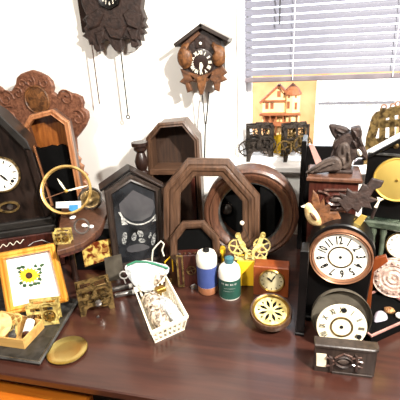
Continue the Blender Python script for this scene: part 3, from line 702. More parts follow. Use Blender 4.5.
# open octagon-topped walnut case at the wall
oc2 = Thing('octagon_wall_case', 'open brown clock case with octagon top and bare interior standing by white wall', 'clock case', (-.50, 1.72, .75), 6)
q = oc2.pl([(146, 138), (158, 123), (184, 120.5), (199, 139), (199, 215)], 0); q[-1] = (q[3][0], 0); q.append((oc2.p(146, 168)[0], 0))
oc2.add('front_frame', MB().mould(q, [(0, .02), (0, -.004), (.010, -.010), (.016, -.004), (.022, -.006), (.026, .02)]), 'walnut')
oc2.add('case_sides', MB().mould(off(q, .004), [(0, .0201), (0, .13), (.018, .13), (.018, .0201)]), 'walnut')
oc2.add('back_board', MB().prism(off(q, .01), .11, .129), 'case_inner')
z = oc2.p(170, 171)[1]; x0, x1 = q[5][0]+.02, q[4][0]-.02
oc2.add('shelf_board', MB().box(x0, x1, -.012, .11, z-.016, z+.012, .002), 'walnut_flat')
x = oc2.p(194, 200)[0]
oc2.add('divider', MB().box(x-.010, x+.010, -.004, .10, .003, z-.017, .002), 'mahogany', label='dark red-brown upright')
fn = Thing('turned_finial', 'dark red turned wooden column between pointed-top clock and octagon-topped case', 'finial', (-.625, 1.655, .75))
x0_, zA = fn.p(143, 176); zT = fn.p(143, 142)[1]; hgt = zT-zA
b = MB(); b.lathe([(.018, 0), (.018, .03), (.014, .05), (.014, zA-.02), (.018, zA), (.019, zA+hgt*.1), (.013, zA+hgt*.18), (.019, zA+hgt*.3), (.021, zA+hgt*.45), (.016, zA+hgt*.6), (.012, zA+hgt*.7), (.020, zA+hgt*.78), (.020, zA+hgt*.86), (.026, zA+hgt*.9), (.026, zA+hgt), (0, zA+hgt)], (x0_, 0, 0), 'z', 24)
b.xf(Matrix.Translation((x0_, 0, 0)) @ Matrix.Diagonal((1.5, 1.5, 1, 1)) @ Matrix.Translation((-x0_, 0, 0)))
fn.add('column', b, 'dark_wood')

# big octagon school-clock frame
of = Thing('octagon_wall_clock', 'large empty octagonal walnut school-clock frame with stepped moulding', 'clock frame', T(212, 270)+Vector((0, 0, .004)), 9, 6)
q = of.pl([(163, 187), (187, 158.5), (229, 159), (260, 195), (260, 238), (236, 262), (186, 265), (163, 238)], 0)
zmin = min(p[1] for p in q); q = [(x, z if z > .03 else max(z, 0)) for x, z in q]
of.add('frame', MB().mould(q, [(0, .022), (0, -.002), (.006, -.010), (.020, -.013), (.026, -.009), (.034, -.017), (.046, -.015), (.052, -.008), (.066, -.006), (.072, .0), (.072, .022)]), 'walnut')
so = Thing('octagon_mirror_clock', 'smaller empty octagonal wooden frame leaning in front of the large octagon', 'frame', T(197, 277)+Vector((0, 0, .004)), 9, 8)
q = so.pl([(170, 238), (182, 222), (204, 221), (219, 237), (221, 255), (205, 268), (182, 270), (170, 257)], 0); q = [(x, max(z, 0)) for x, z in q]
so.add('frame', MB().mould(q, [(0, .018), (0, -.002), (.006, -.009), (.016, -.010), (.024, -.006), (.030, .0), (.030, .018)]), 'walnut')
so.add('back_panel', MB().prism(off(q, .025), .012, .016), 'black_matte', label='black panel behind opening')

# large round case behind
rc = Thing('round_clock_case', 'large round reddish wood clock case standing behind the octagonal frame', 'clock case', (-.15, 1.555, .75), 4, 3)
cx, cz, r = rc.px(250.5, 214, 0, 47.5)
cz = max(cz, r)
cv = rc.add('outer_ring', MB().lathe([(r*.93, .10), (r, .09), (r, .0), (r*.98, -.012), (r*.93, -.018), (r*.88, -.010), (r*.86, -.018), (r*.78, -.014), (r*.74, -.004), (r*.69, .0), (r*.69, .09), (r*.93, .10)], (cx, 0, cz), 'y', 64, cap=False), 'red_brown')
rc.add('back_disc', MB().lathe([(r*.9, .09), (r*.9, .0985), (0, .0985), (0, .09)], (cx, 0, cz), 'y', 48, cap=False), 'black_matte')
rc.add('inner_rim', MB().lathe([(r*.69, .002), (r*.66, .004), (r*.66, .03), (r*.69, .03)], (cx, 0, cz), 'y', 48, cap=False), 'pewter', label='dull metal inner rim')
bcx, bcz = rc.p(226, 210, .06)
rc.add('gong_boss', MB().lathe([(.028, .0895), (.026, .07), (.012, .06), (0, .058)], (bcx, 0, bcz), 'y', 20), 'iron')
xx = rc.p(268, 220, .0)[0]
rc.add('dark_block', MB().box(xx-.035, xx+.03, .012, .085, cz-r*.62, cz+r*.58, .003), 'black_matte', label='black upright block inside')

# two movements on the sill
ZSL = 1.0995
movement('iron_movement', 'left of two dark clock movements on the window sill', 'clock movement', T(259.5, 160, ZSL), 8, .135, .19, .06, 'iron', 'iron', seed=8, wheels=6)
movement('iron_movement', 'right of two clock movements on the window sill, browner with brassy wheels', 'clock movement', T(294, 160, ZSL), 16, .125, .19, .06, 'iron', 'old_brass', seed=9, wheels=6)
yc = Thing('yellow_card', 'small yellow card on the sill between the two movements', 'card', T(277, 157.5, ZSL), 5, 4)
yc.add('sheet', MB().prism(yc.pl([(273, 136), (281.5, 134), (281, 158), (274, 158)], 0), 0, .0015), 'yellow_card')
# fretwork house
hs = Thing('model_house', 'brown wooden model of a gabled house with turret in the lower window', 'model house', (-.085, 2.06, ZSL))
def hp(name, pts, y0, y1, m, lab=None): return hs.add(name, MB().prism(hs.pl(pts, y0), y0, y1), m, label=lab)
base = hs.p(262, 158, 0)[1]
q = hs.pl([(262.5, 101), (281, 101), (281, 127), (262.5, 127)], 0); xa, xb = q[0][0], hs.p(299, 110)[0]
zf = q[3][1]
hs.add('stand', MB().box(xa-.01, xb+.01, -.03, .05, 0, .012, .002), 'house_wood')
hs.add('lower_storey', MB().box(xa+.004, xb-.004, .0, .045, .0121, zf), 'house_inside', label='pale lower storey')
hs.add('wall_block', MB().box(xa, xb, .003, .045, zf+.0002, q[0][1]), 'house_inside', label='pale walls')
hp('gable', [(262.5, 101), (279, 87), (287, 101)], .003, .045, 'house_inside', 'pale gable')
for a, b_ in (((260, 103), (279.5, 85)), ((279, 85), (289, 95))):
    hs.add('roof_slope', MB().bar(hs.p(*a), hs.p(*b_), .011, -.012, .05), 'house_wood')
cx, cz = hs.p(292.5, 96)
tw = hs.p(300.5, 96)[0]-cx
zt0 = hs.p(292, 126)[1]; zt1 = hs.p(292, 94)[1]; zt2 = hs.p(292, 84)[1]
tu = hs.add('turret', MB().lathe([(tw, zt0), (tw, zt1)], (cx, .012, 0), 'z', 8), 'house_inside', label='pale turret')
hs.add('turret_roof', MB().lathe([(tw*1.2, zt1-.004), (tw*1.2, zt1), (tw*.85, (zt1+zt2)/2), (tw*.2, zt2), (0, zt2+.006)], (cx, .012, 0), 'z', 8), 'house_wood', tu)
for a, b_, w_, h_ in ((267, 106, 3.2, 6), (272, 106, 3.2, 6), (279, 94, 3.4, 6), (289, 105, 3.4, 7), (295.5, 106, 2.6, 7), (289.5, 96, 2.6, 4), (295.5, 96, 2.4, 4)):
    y = .001 if a < 283 else -.022
    x0, z1 = hs.p(a-w_/2, b_-h_/2, y); x1, z0 = hs.p(a+w_/2, b_+h_/2, y)
    hs.add('window', MB().box(x0, x1, y, .004, z0, z1), 'house_wood')
zc = hs.p(270, 114)[1]
hs.add('porch_roof', MB().box(xa-.012, xb+.008, -.04, .0, zc-.004, zc+.008, .002), 'house_wood')
zc2 = hs.p(270, 101)[1]
hs.add('cornice', MB().box(xa-.006, xb-.03, -.008, .004, zc2-.004, zc2+.004), 'house_wood')
for a in (264, 270, 276, 283, 290, 297):
    x = hs.p(a, 120, -.03)[0]; hs.add('porch_post', MB().lathe([(.0035, .0125), (.003, .04), (.0035, zc-.0041)], (x, -.028, 0), 'z', 10), 'house_wood')
for a, b_ in ((267, 119), (273, 119), (286, 119)):
    x0, z1 = hs.p(a-2, b_-3, -.001); x1, z0 = hs.p(a+2, b_+8, -.001); hs.add('window', MB().box(x0, x1, -.0015, .002, z0, z1), 'house_wood')
x0, z1 = hs.p(262, 122, -.036); x1, z0 = hs.p(299, 126, -.036)
hs.add('porch_rail', MB().box(x0, x1, -.037, -.033, z0, z1), 'house_wood')

# bottles
def lathe_bottle(t, parts):
    for nm, prof, m, lab in parts: t.add(nm, MB().lathe(prof, (0, 0, 0), 'z', 36, cap=nm != 'paper_label'), m, label=lab)
b1 = Thing('squeeze_bottle', 'white plastic bottle with plain blue label and peach liquid showing below', 'bottle', T(208, 290.5))
hA = (W(208, 251, b1.loc.y).z-.75); rA = (W(217.6, 270, b1.loc.y)-W(198, 270, b1.loc.y)).length/2
h = hA
lathe_bottle(b1, [('base', [(0, 0), (rA*.9, 0), (rA, .006), (rA, h*.185)], 'amber_liquid', 'peach liquid showing through'), ('body', [(rA, h*.1852), (rA, h*.72), (rA*1.03, h*.74), (rA*1.03, h*.88), (rA*.85, h*.97), (rA*.4, h*.995), (0, h)], 'bottle_white', None), ('paper_label', [(rA*1.012, h*.19), (rA*1.012, h*.68)], 'blue_label', 'blue label'), ('cap', [(.013, h*.99), (.013, h*1.04), (.008, h*1.06), (0, h*1.06)], 'black_paint', 'black cap')])
b2 = Thing('plastic_bottle', 'white plastic bottle with dark green label and teal cap', 'bottle', T(230, 295))
h = W(229, 262, b2.loc.y).z-.75; rB = (W(240.5, 280, b2.loc.y)-W(219, 280, b2.loc.y)).length/2
lathe_bottle(b2, [('body', [(0, 0), (rB*.92, 0), (rB, .006), (rB, h*.76), (rB*.9, h*.87), (rB*.6, h*.96), (rB*.36, h), (0, h)], 'bottle_white', None), ('paper_label', [(rB*1.012, .008), (rB*1.012, h*.60)], 'green_label', 'dark green label'), ('cap', [(rB*.40, h*.985), (rB*.42, h*1.0), (rB*.40, h*1.13), (rB*.3, h*1.15), (0, h*1.15)], 'teal_cap', 'teal cap')])
# raised pale band and rows on the green label (too small to read)
b = MB()
for (zz, hh, a0, a1) in ((.50, .05, -2.2, -.75), (.38, .015, -1.9, -.9), (.30, .015, -2.0, -1.0)):
    n = 14
    for i in range(n):
        if zz == .50 and i % 4 == 3: continue
        A0 = a0+(a1-a0)*i/n; A1 = a0+(a1-a0)*(i+.62)/n; R_ = rB*1.02
        vs = [b.v(R_*math.cos(A0), R_*math.sin(A0), h*(zz-hh/2)), b.v(R_*math.cos(A1), R_*math.sin(A1), h*(zz-hh/2)), b.v(R_*math.cos(A1), R_*math.sin(A1), h*(zz+hh/2)), b.v(R_*math.cos(A0), R_*math.sin(A0), h*(zz+hh/2))]; b.f(vs)
b2.add('label_print', b, 'etch_white', label='pale print on label')

# yellow box and gear train
yb = Thing('yellow_box', 'bright yellow card box standing behind the green-labelled bottle', 'box', T(246, 286), 6)
q = yb.pl([(237, 261), (255, 261), (255, 286), (237, 286)], 0); x0, x1, zt = q[0][0], q[1][0], q[0][1]
yb.add('carton', MB().box(x0, x1, 0, .055, 0, zt, .002), 'yellow_card')
gt = Thing('gear_train', 'pale gold skeleton clock wheels in butterfly shape resting on the yellow box', 'gear train', yb.loc+Vector((0, 0, zt+.0005)), 6)
b0 = -.012
gt.add('base_strip', MB().box(x0-.01, x1+.045, .002, .03, 0, .006, .001), 'pale_brass')
for (a, c, rr, y, te) in ((237, 247, 9, .006, 30), (262, 245.5, 9, .006, 30), (260, 256, 7.5, .012, 26), (240, 256, 6.5, .012, 24), (249, 254, 4.5, .0, 18)):
    x, z, r = gt.px(a, c, y, rr); z = max(z, r+.001)
    gt.add('gear_wheel', MB().gear(x, z, r, y, y+.004, te, 5, rim=.17), 'gear_cream')
for pts in ([(236, 234), (240, 234), (244, 245), (248, 250), (247, 259), (245, 259), (245, 252), (240, 245)], [(261, 233), (265, 234), (261, 246), (255, 252), (254, 259), (252, 259), (252, 250), (257, 243)]):
    P = gt.pl(pts, .0015); P = [(x, max(z, .0005)) for x, z in P]
    gt.add('bridge_plate', MB().prism(P, -.002, .0015, .0006), 'gear_cream')
for a, c in ((238, 235.5), (263, 235)):
    x, z, r = gt.px(a, c, -.003, 2.8); gt.add('boss', MB().ring(circ(x, z, r, 20), circ(x, z, r*.45, 20), -.005, .0012), 'pale_brass')
ps = [gt.p(*a, .004) for a in ((251, 253), (250, 243), (247, 234), (242, 223))]
rod = gt.add('wire', MB().tube([(x, .004, z) for x, z in ps], .0012, 6), 'chain_steel')
gt.add('bead', MB().ball((ps[-1][0], .004, ps[-1][1]), .0085, 14), 'ivory', rod, label='white bead on wire')
nz = Thing('yellow_nozzle', 'small yellow conical nozzle standing behind the blue-labelled bottle', 'nozzle', T(223, 274))
zz = W(223, 247, nz.loc.y).z-.75
nz.add('tip', MB().lathe([(.006, 0), (.006, zz*.7), (.013, zz*.8), (.014, zz*.95), (.010, zz), (0, zz)], (0, 0, 0), 'z', 20), 'yellow')

# square desk clock
sq = Thing('desk_clock', 'square orange-brown wooden desk clock with round cream dial', 'desk clock', T(271.5, 296.5), -1)
q = sq.pl([(253.2, 266), (289.5, 266), (288.5, 295.5), (254, 296.5)], 0); x0, x1, zt = q[0][0], q[1][0], q[0][1]
sq.add('case', MB().box(x0+.001, x1-.001, 0, .06, 0, zt, .003), 'orange_wood')
cx, cz, r = sq.px(271.6, 281, -.004, 13)
sq.add('bezel', MB().lathe([(r, 0), (r, -.005), (r*.93, -.009), (r*.88, -.004), (r*.88, 0)], (cx, 0, cz), 'y', 40, cap=False), 'brass')
d = sq.add('dial', MB().lathe([(r*.9, 0), (r*.9, -.003), (0, -.003)], (cx, 0, cz), 'y', 40), 'silver_dial')
for k in range(12):
    a = 2*PI*k/12; m = MB(); m.bar((cx+r*.66*math.cos(a), cz+r*.66*math.sin(a)), (cx+r*.80*math.cos(a), cz+r*.80*math.sin(a)), r*.06, -.0038, -.003); sq.add('hour_mark', m, 'sun_brown', d)
m = MB(); hand(m, cx, cz, math.radians(140), r*.5, .0045, -.005); hand(m, cx, cz, math.radians(62), r*.66, .0035, -.0045); m.lathe([(r*.07, -.006), (r*.07, -.003)], (cx, 0, cz), 'y', 12); sq.add('hands', m, 'ink', d)

# rosette disc leaning back
ro = Thing('fretwork_disc', 'round wooden rim with brass fretwork rosette lying tilted before the desk clock', 'clock grille', T(270.5, 336.5)+Vector((0, 0, .016)), 0, 72)
cx, cz, r = ro.px(270.5, 317, -.012, 21.5); cz = max(cz, r*.98)
ro.add('rim', MB().lathe([(r*.9, .0), (r, -.006), (r, -.02), (r*.95, -.028), (r*.86, -.026), (r*.80, -.021), (r*.80, -.0)], (cx, 0, cz), 'y', 56, cap=False), 'walnut')
ro.add('inner_ring', MB().lathe([(r*.9, -.0255), (r*.86, -.029), (r*.80, -.026), (r*.76, -.0215), (r*.78, -.012), (r*.9, -.0255)], (cx, 0, cz), 'y', 56, cap=False), 'brass', label='brass inner ring')
ro.add('backing', MB().lathe([(r*.79, -.004), (r*.79, -.011), (0, -.011), (0, -.004)], (cx, 0, cz), 'y', 40, cap=False), 'black_matte', label='black backing')
ro.add('back_block', MB().box(cx-.03, cx+.03, -.003, .022, cz+.0, cz+.03, .002), 'black_matte')
m = MB(); R = r*.76
op = MB()
m.lathe([(R, -.0112), (R, -.0215), (R*.9, -.0215), (0, -.0215)], (cx, 0, cz), 'y', 48)
for k in range(8):
    a = 2*PI*k/8+PI/8; c_, s_ = math.cos(a), math.sin(a)
    def pt(u, v): return (cx+(u*c_-v*s_)*R, cz+(u*s_+v*c_)*R)
    ro.add('pierced_petal', MB().prism([pt(.22, 0), pt(.34, -.06), pt(.52, -.10), pt(.68, -.06), pt(.80, 0), pt(.68, .06), pt(.52, .10), pt(.34, .06)], -.0221, -.0214), 'black_matte', label='black pierced petal opening')
    a += PI/8; c_, s_ = math.cos(a), math.sin(a)
    ro.add('pierced_hole', MB().prism([pt(.64, 0), pt(.74, -.07), pt(.84, 0), pt(.74, .07)], -.0221, -.0214), 'black_matte', label='small black pierced opening')
m.lathe([(R*.14, -.0214), (R*.14, -.023), (0, -.024)], (cx, 0, cz), 'y', 20)
ro.add('rosette', m, 'gear_cream', label='pierced brass rosette')

# parts basket: a tapered plastic basket
zr = .062
bk = Thing('plastic_basket', 'cream plastic slotted basket full of bagged clock parts in middle of table', 'basket', T(171, 334))
tp = bk.pzl([(151, 331.5), (187.5, 315.5), (166, 276)], zr)
A_, B_, C_ = [Vector(p) for p in tp]; e = (B_-A_).normalized(); nrm = Vector((-e.y, e.x)); Ln = max((C_-B_).dot(nrm), .2)
print('basket', (B_-A_).length, (C_-B_).dot(nrm), (C_-B_).dot(e))
sh_ = e*((C_-B_).dot(e))
rim = [tuple(A_), tuple(B_), tuple(B_+nrm*Ln+sh_), tuple(A_+nrm*Ln+sh_)]
bot = off(rim, .012)
b = MB(); b.loops([[(x, y, zr-.010) for x, y in off(rim, -.002)], [(x, y, zr) for x, y in off(rim, -.003)], [(x, y, zr) for x, y in off(rim, .003)], [(x, y, zr-.010) for x, y in off(rim, .002)]], closed=True)
bk.add('rim', b, 'cream_plastic')
bk.add('bottom', MB().plate(off(bot, -.001), .0, .004), 'cream_plastic')
for i in range(4):
    P0, P1 = Vector(rim[i]), Vector(rim[(i+1) % 4]); Q0, Q1 = Vector(bot[i]), Vector(bot[(i+1) % 4])
    L = (P1-P0).length; n = max(5, int(L/.019)); m = MB()
    nn = Vector((-(P1-P0).y, (P1-P0).x)).normalized()*.0025
    def quad(f0, f1, h0, h1):
        def at(f, h): a = Q0.lerp(Q1, f); c = P0.lerp(P1, f); return a.lerp(c, h)
        z0, z1 = h0*(zr-.010), h1*(zr-.010)
        v = []
        for f, h, z in ((f0, h0, z0), (f1, h0, z0), (f1, h1, z1), (f0, h1, z1)):
            a = at(f, h); v.append((a.x, a.y, z))
        w = [(x+nn.x, y+nn.y, z) for x, y, z in v]; m.loops([v, w])
    quad(0, 1, 0, .2); quad(0, 1, .82, 1.0)
    for k in range(n+1): f = k/n; quad(max(0, f-.22/n), min(1, f+.22/n), .2, .82)
    bk.add('side_panel', m, 'cream_plastic')
def bk_at(u, v, z): 
    p = Vector(bot[0]).lerp(Vector(bot[1]), u); q_ = Vector(bot[3]).lerp(Vector(bot[2]), u); r_ = p.lerp(q_, v); return bk.loc+Vector((r_.x, r_.y, z))
byaw = math.degrees(math.atan2(e.y, e.x))
def bagthing(nm, lab, cat, u, v, z, w, l, h, m, seed, parts=(), grp=None, yaw=0):
    random.seed(seed); t = Thing(nm, lab, cat, bk_at(u, v, z), byaw+yaw, group=grp)
    b = MB(); pol = smooth_poly([(-w/2, -l/2), (w/2, -l/2), (w/2, l/2), (-w/2, l/2)], 2)
    b.pillow(pol, -h/2, h/2, 6, h*.07); b.xf(Matrix.Rotation(-PI/2, 4, 'X')); b.xf(Matrix.Translation((0, 0, h/2)))
    t.add('plastic', b, m); return t
bagthing('parts_bag', 'clear bag of small brown parts at front left inside the basket', 'bag', .30, .26, .005, .058, .13, .066, 'parts_mix', 1)
bagthing('parts_bag', 'clear bag of pale parts at right side inside the basket', 'bag', .74, .34, .005, .05, .17, .064, 'bag_plastic', 2)
bagthing('parts_bag', 'clear bag of mixed brownish parts in the middle of the basket', 'bag', .34, .66, .005, .07, .10, .066, 'parts_mix', 3)
random.seed(5)
bb = Thing('brass_bar', 'small brass block lying in the back right of the basket', 'block', bk_at(.72, .80, .045), byaw)
bb.add('block', MB().box(-.018, .018, -.014, .014, 0, .02, .003), 'brass')
bb.add('stem', MB().lathe([(.005, -.0405), (.005, 0)], (0, 0, 0), 'z', 8), 'brass')
zb_ = Thing('zip_bag', 'white clear zip bag with green zipper standing in back of the basket', 'bag', bk_at(.35, .82, .01), byaw-20, 35)
pts = [(124, 270), (131, 263), (142, 260), (156, 262), (170, 266), (168, 274), (160, 281), (153, 290), (146, 293), (139, 289), (133, 284), (128, 277)]
q = zb_.pl(pts, 0); 
zb_.add('pouch', MB().pillow(smooth_poly(q, 1), -.022, .022, 6, .0025), 'bag_plastic')
zb_.add('filled_corner', MB().pillow(smooth_poly(zb_.pl([(156, 268), (168, 270), (163, 279), (156, 286), (151, 284)], -.01), 1), -.027, .01, 5, .002), 'parts_mix', label='greyer corner full of parts')
P = [zb_.p(*a, -.016) for a in ((127, 265.5), (136, 261.5), (146, 262), (157, 264.5), (168, 268.5))]
zb_.add('zipper', MB().tube([(x, -.018+.004*math.sin(i), z) for i, (x, z) in enumerate(P)], .0042, 8), 'zip_green', label='green zipper strip')

# scissors-like white handles and brass hooks behind the bag
wr = Thing('white_ring_handle', 'pair of white looped plastic handles left of the zip bag', 'handle', T(124, 284), 20)
for a, c, R in ((124, 275, 4.2), (129, 268, 3.5)):
    x, z, r = wr.px(a, c, 0, R); wr.add('loop', MB().torus(x, 0, z, r, .003, 'y', 24), 'white_plastic')
x, z = wr.p(124, 279); wr.add('blade', MB().tube([(x, 0, z), (x+.004, .0, .002)], .003, 6), 'white_plastic')
for i, (pts, base, lab, m) in enumerate((([(152, 258), (153, 250), (157, 245), (161, 241), (164, 244), (162, 250), (164, 256)], (158, 272), 'cream curved clock pallet standing behind the zip bag', 'ivory'), ([(172, 254), (174, 245), (179, 241), (184, 243), (185, 251), (180, 255)], (178, 272), 'yellow looped brass hook standing left of the dark mechanism', 'yellow'), ([(165, 262), (170, 257), (177, 255), (176, 261), (178, 268)], (171, 274), 'short yellow brass hook near right edge of zip bag', 'yellow'))):
    t = Thing('brass_hook' if i else 'clock_pallet', lab, 'hook' if i else 'pallet', T(*base), 10)
    P = [t.p(*a, 0) for a in pts]; P = [(x, 0, max(z, .003)) for x, z in P]
    t.add('arm', MB().tube(P, .0034, 8), m)
    t.add('foot', MB().tube([P[0], (P[0][0]-.002, 0, .002)], .003, 8), m)

for i, (px, py, m_, lab) in enumerate(((194, 289, 'steel', 'small silver metal tag on table between dark mechanism and blue-labelled bottle'), (171, 283, 'old_brass', 'small brass bracket on table between the zip bag and the dark mechanism'))):
    t = Thing('metal_tag' if i == 0 else 'brass_bracket', lab, 'clock part', T(px, py), 25-50*i)
    t.add('plate', MB().prism([(-.012, 0), (.012, 0), (.014, .014), (.004, .024), (-.010, .020)], -.002, .002, .0006), m_)
    t.add('rivet', MB().lathe([(.003, -.002), (.003, -.004), (0, -.0045)], (0, 0, .012), 'y', 10), 'brass')
# dark mechanism
dm = Thing('chime_mechanism', 'dark brown boxy clock mechanism with brassy bits beside blue-labelled bottle', 'mechanism', T(186, 287), 14)
q = dm.pl([(177, 256), (199, 256), (199, 284), (178, 287)], 0); x0, x1, zt = q[0][0], q[1][0], q[0][1]
dm.add('housing', MB().box(x0, x1, 0, .05, 0, zt, .003), 'mahogany')
dm.add('front_plate', MB().ring([(x0-.004, .004), (x0+.022, .004), (x0+.022, zt+.004), (x0-.004, zt+.004)], [(x0+.003, .012), (x0+.016, .012), (x0+.016, zt-.004), (x0+.003, zt-.004)], -.006, -.0005), 'old_brass')
for i in range(5):
    x = x0+.004+(x1-x0-.008)*i/4; dm.add('hammer_arm', MB().tube([(x, .01, zt-.002), (x+.004, .0, zt+.012), (x+.010, -.012, zt+.014+.004*(i % 2))], .0022, 6), 'old_brass' if i % 2 else 'steel')
xq = (x0+x1)/2
dm.add('gear_wheel', MB().gear(xq+.01, zt*.55, .020, -.008, -.005, 22, 4), 'old_brass'); dm.add('arbor', MB().lathe([(.002, -.0105), (.002, .003)], (xq+.01, 0, zt*.55), 'y', 8), 'steel')
# ================================================================== RIGHT PILE
# carved base block
kb = Thing('carved_block', 'dark wooden clock base with carved scroll ornament at front right of table', 'clock base', T(347, 374.5), 1)
q = kb.pl([(316, 344), (380, 347.5), (377, 377.5), (317, 371)], 0)
x0, x1, zt = q[0][0], q[1][0], q[0][1]
top = [(x0, 0), (x1-.014, 0), (x1-.003, .005), (x1, .016), (x1, .034), (x0, .034)]
kb.add('body', MB().plate(top, 0, zt-.010, .0), 'charcoal_wood')
kb.add('top_lip', MB().plate(off(top, -.003), zt-.0098, zt, .003), 'charcoal_wood')
kb.add('foot_rail', MB().plate([(x0+.05, -.004), (x1-.01, -.004), (x1-.01, .0), (x0+.05, .0)], 0, .008, .001), 'charcoal_wood')
lens = smooth_poly(kb.pl([(332, 361), (339, 356), (348, 356), (355, 362), (348, 368), (339, 367)], -.002), 2)
kb.add('ornament_boss', MB().mould(lens, [(0, 0), (0, -.004), (.003, -.008), (.006, -.004), (.006, 0)]), 'carved_dark')
kb.add('ornament_eye', MB().pillow(off(lens, .010), -.007, .001, 4), 'carved_grey', label='paler oval eye')
for pts in ([(329, 355), (333, 357), (333, 370), (329, 371)], [(355, 354), (358, 356), (358, 372), (354, 371)]):
    kb.add('ornament_bar', MB().prism(kb.pl(pts, 0), -.006, 0, .002), 'carved_dark')
for pts in (((326, 357), (331, 359), (335, 362)), ((326, 366), (331, 365), (335, 363)), ((352, 359), (357, 358), (362, 358)), ((352, 365), (357, 366), (362, 368)), ((357, 362), (360, 362), (363, 363)), ((335, 358), (344, 354), (352, 357))):
    kb.add('ornament_scroll', MB().tube([(x, -.003, z) for x, z in kb.pl(pts, -.003)], .0032, 8), 'gloss_scroll')
kb.add('paper_label', MB().prism(kb.pl([(316.5, 353), (326.5, 354), (326, 367), (316.5, 365.5)], 0), -.0012, -.0002), 'aged_enamel', label='blank cream paper label')

# zinc pan with second dial
zp = Thing('zinc_pan', 'round grey zinc clock pan standing behind the cream roman-numeral dial', 'clock pan', (.172, 1.058, .755), 2, 10)
cx, cz, r = zp.px(341, 318, 0, 30.5); cz = max(cz, r)
zp.add('pan', MB().lathe([(r*.9, .02), (r*.97, .016), (r, -.004), (r*.985, -.008), (r*.955, -.004), (r*.93, .008), (0, .008), (0, .02)], (cx, 0, cz), 'y', 56, cap=False), 'zinc')
zp = Thing('clock_dial', 'cream roman-numeral clock dial standing behind the carved base, before the zinc pan', 'clock dial', T(341, 351.5)+Vector((0, 0, .001)), 2, 8)
dx, dz, dr = zp.px(341.5, 327, -.004, 25.5); dz = max(dz, dr)
d = zp.add('dial', MB().lathe([(dr, .0015), (dr, -.002), (dr*.98, -.004), (0, -.004)], (dx, 0, dz), 'y', 56), 'aged_enamel')
zp.add('inner_ring', MB().ring(circ(dx, dz, dr*.46, 44), circ(dx, dz, dr*.38, 44), -.0056, -.0038), 'old_brass', d)
m = MB(); numerals(m, ROMAN, dx, dz, dr*.76, dr*.34, -.0052, sx=.55); zp.add('numeral_ring', m, 'ink', d)
for a in (PI/2-.02, -PI/6):
    zp.add('winding_hole', MB().lathe([(dr*.10, -.0054), (dr*.10, -.0042)], (dx+dr*.76*math.cos(a)+.004, 0, dz+dr*.76*math.sin(a)), 'y', 16), 'ink', d)
zp.add('centre_hole', MB().lathe([(dr*.075, -.0054), (dr*.075, -.0042)], (dx, 0, dz), 'y', 16), 'ink', d)

# black mantel clock with copper-rimmed dial
mc = Thing('mantel_clock', 'black arched mantel clock with copper-rimmed white arabic dial at right', 'mantel clock', (.165, 1.17, .75), -6)
cx, cz, r = mc.px(340.5, 258, -.01, 32.5)
arch = [(cx-.122, 0), (cx+.090, 0), (cx+.100, cz)]+[(cx+.105*math.cos(a), cz+.113*math.sin(a)) for a in [PI*k/20 for k in range(1, 20)]]+[(cx-.112, cz), (cx-.116, cz-.02)]
mc.add('case', MB().prism(arch, 0, .10, .004), 'black_paint')
mc.add('base_moulding', MB().box(cx-.125, cx+.092, -.02, .10, 0, .018, .003), 'black_paint')
bz_ = mc.add('bezel', MB().lathe([(r, 0), (r, -.008), (r*.96, -.016), (r*.92, -.011), (r*.89, -.014), (r*.83, -.006), (r*.83, 0)], (cx, 0, cz), 'y', 64, cap=False), 'copper')
d = mc.add('dial', MB().lathe([(r*.84, 0), (r*.84, -.005), (0, -.005)], (cx, 0, cz), 'y', 56), 'enamel')
mc.add('inner_ring', MB().ring(circ(cx, cz, r*.40, 44), circ(cx, cz, r*.35, 44), -.0066, -.0048), 'old_brass', d)
rot = math.radians(9)
m = MB(); numerals(m, ARAB, cx, cz, r*.60, r*.39, -.0062, sx=.6, rot=rot); mc.add('numeral_ring', m, 'ink', d)
mc.add('centre_hole', MB().lathe([(r*.05, -.0064), (r*.05, -.0052)], (cx, 0, cz), 'y', 16), 'ink', d)
for k in (4, 8):
    a = rot+PI/2-2*PI*k/12; mc.add('winding_hole', MB().lathe([(r*.055, -.0064), (r*.055, -.0052)], (cx+r*.60*math.cos(a), 0, cz+r*.60*math.sin(a)), 'y', 14), 'ink', d)
ztop = cz+.113

nb_ = Thing('shade_case', 'black upright box standing in for deep shade and case side left of the copper-rimmed clock', 'clock case', T(303, 336), -4)  # black box added for the deep shade and dark case side here
q = nb_.pl([(294, 250), (309, 250), (309, 336), (296, 336)], 0); xr_ = q[1][0]
xr_ = min(xr_, q[2][0])
nb_.add('case', MB().box(q[3][0], xr_, 0, .06, .012, q[0][1], .003), 'black_paint'); nb_.add('base', MB().box(q[3][0]-.004, xr_, -.004, .064, 0, .0119, .002), 'black_paint')  # case and base of the black box added for the deep shade and case side

# carved box behind and above
vb = Thing('carved_clock_top', 'reddish mahogany clock case with carved ornament standing above the black mantel clock', 'clock case', (.15, 1.335, .75), -4)
q = vb.pl([(308, 176), (362, 172), (362, 232), (311, 236)], 0); x0, x1, zt = q[0][0], q[1][0], q[0][1]
vb.add('body', MB().box(x0+.006, x1-.006, 0, .14, 0, zt-.018, .003), 'mahogany')
vb.add('cornice', MB().box(x0-.004, x1+.004, -.012, .15, zt-.0178, zt, .005), 'red_brown', label='lighter cornice lip')
xx, z_ = vb.p(334, 199)
lens = smooth_poly(vb.pl([(323, 200), (331, 193), (341, 193), (350, 200), (341, 206), (331, 206)], -.002), 2)
vb.add('ornament_boss', MB().mould(lens, [(0, 0), (0, -.006), (.004, -.011), (.010, -.006), (.010, 0)]), 'mahogany')
vb.add('ornament_eye', MB().pillow(off(lens, .014), -.010, .001, 4), 'carved_grey', label='pale oval eye')
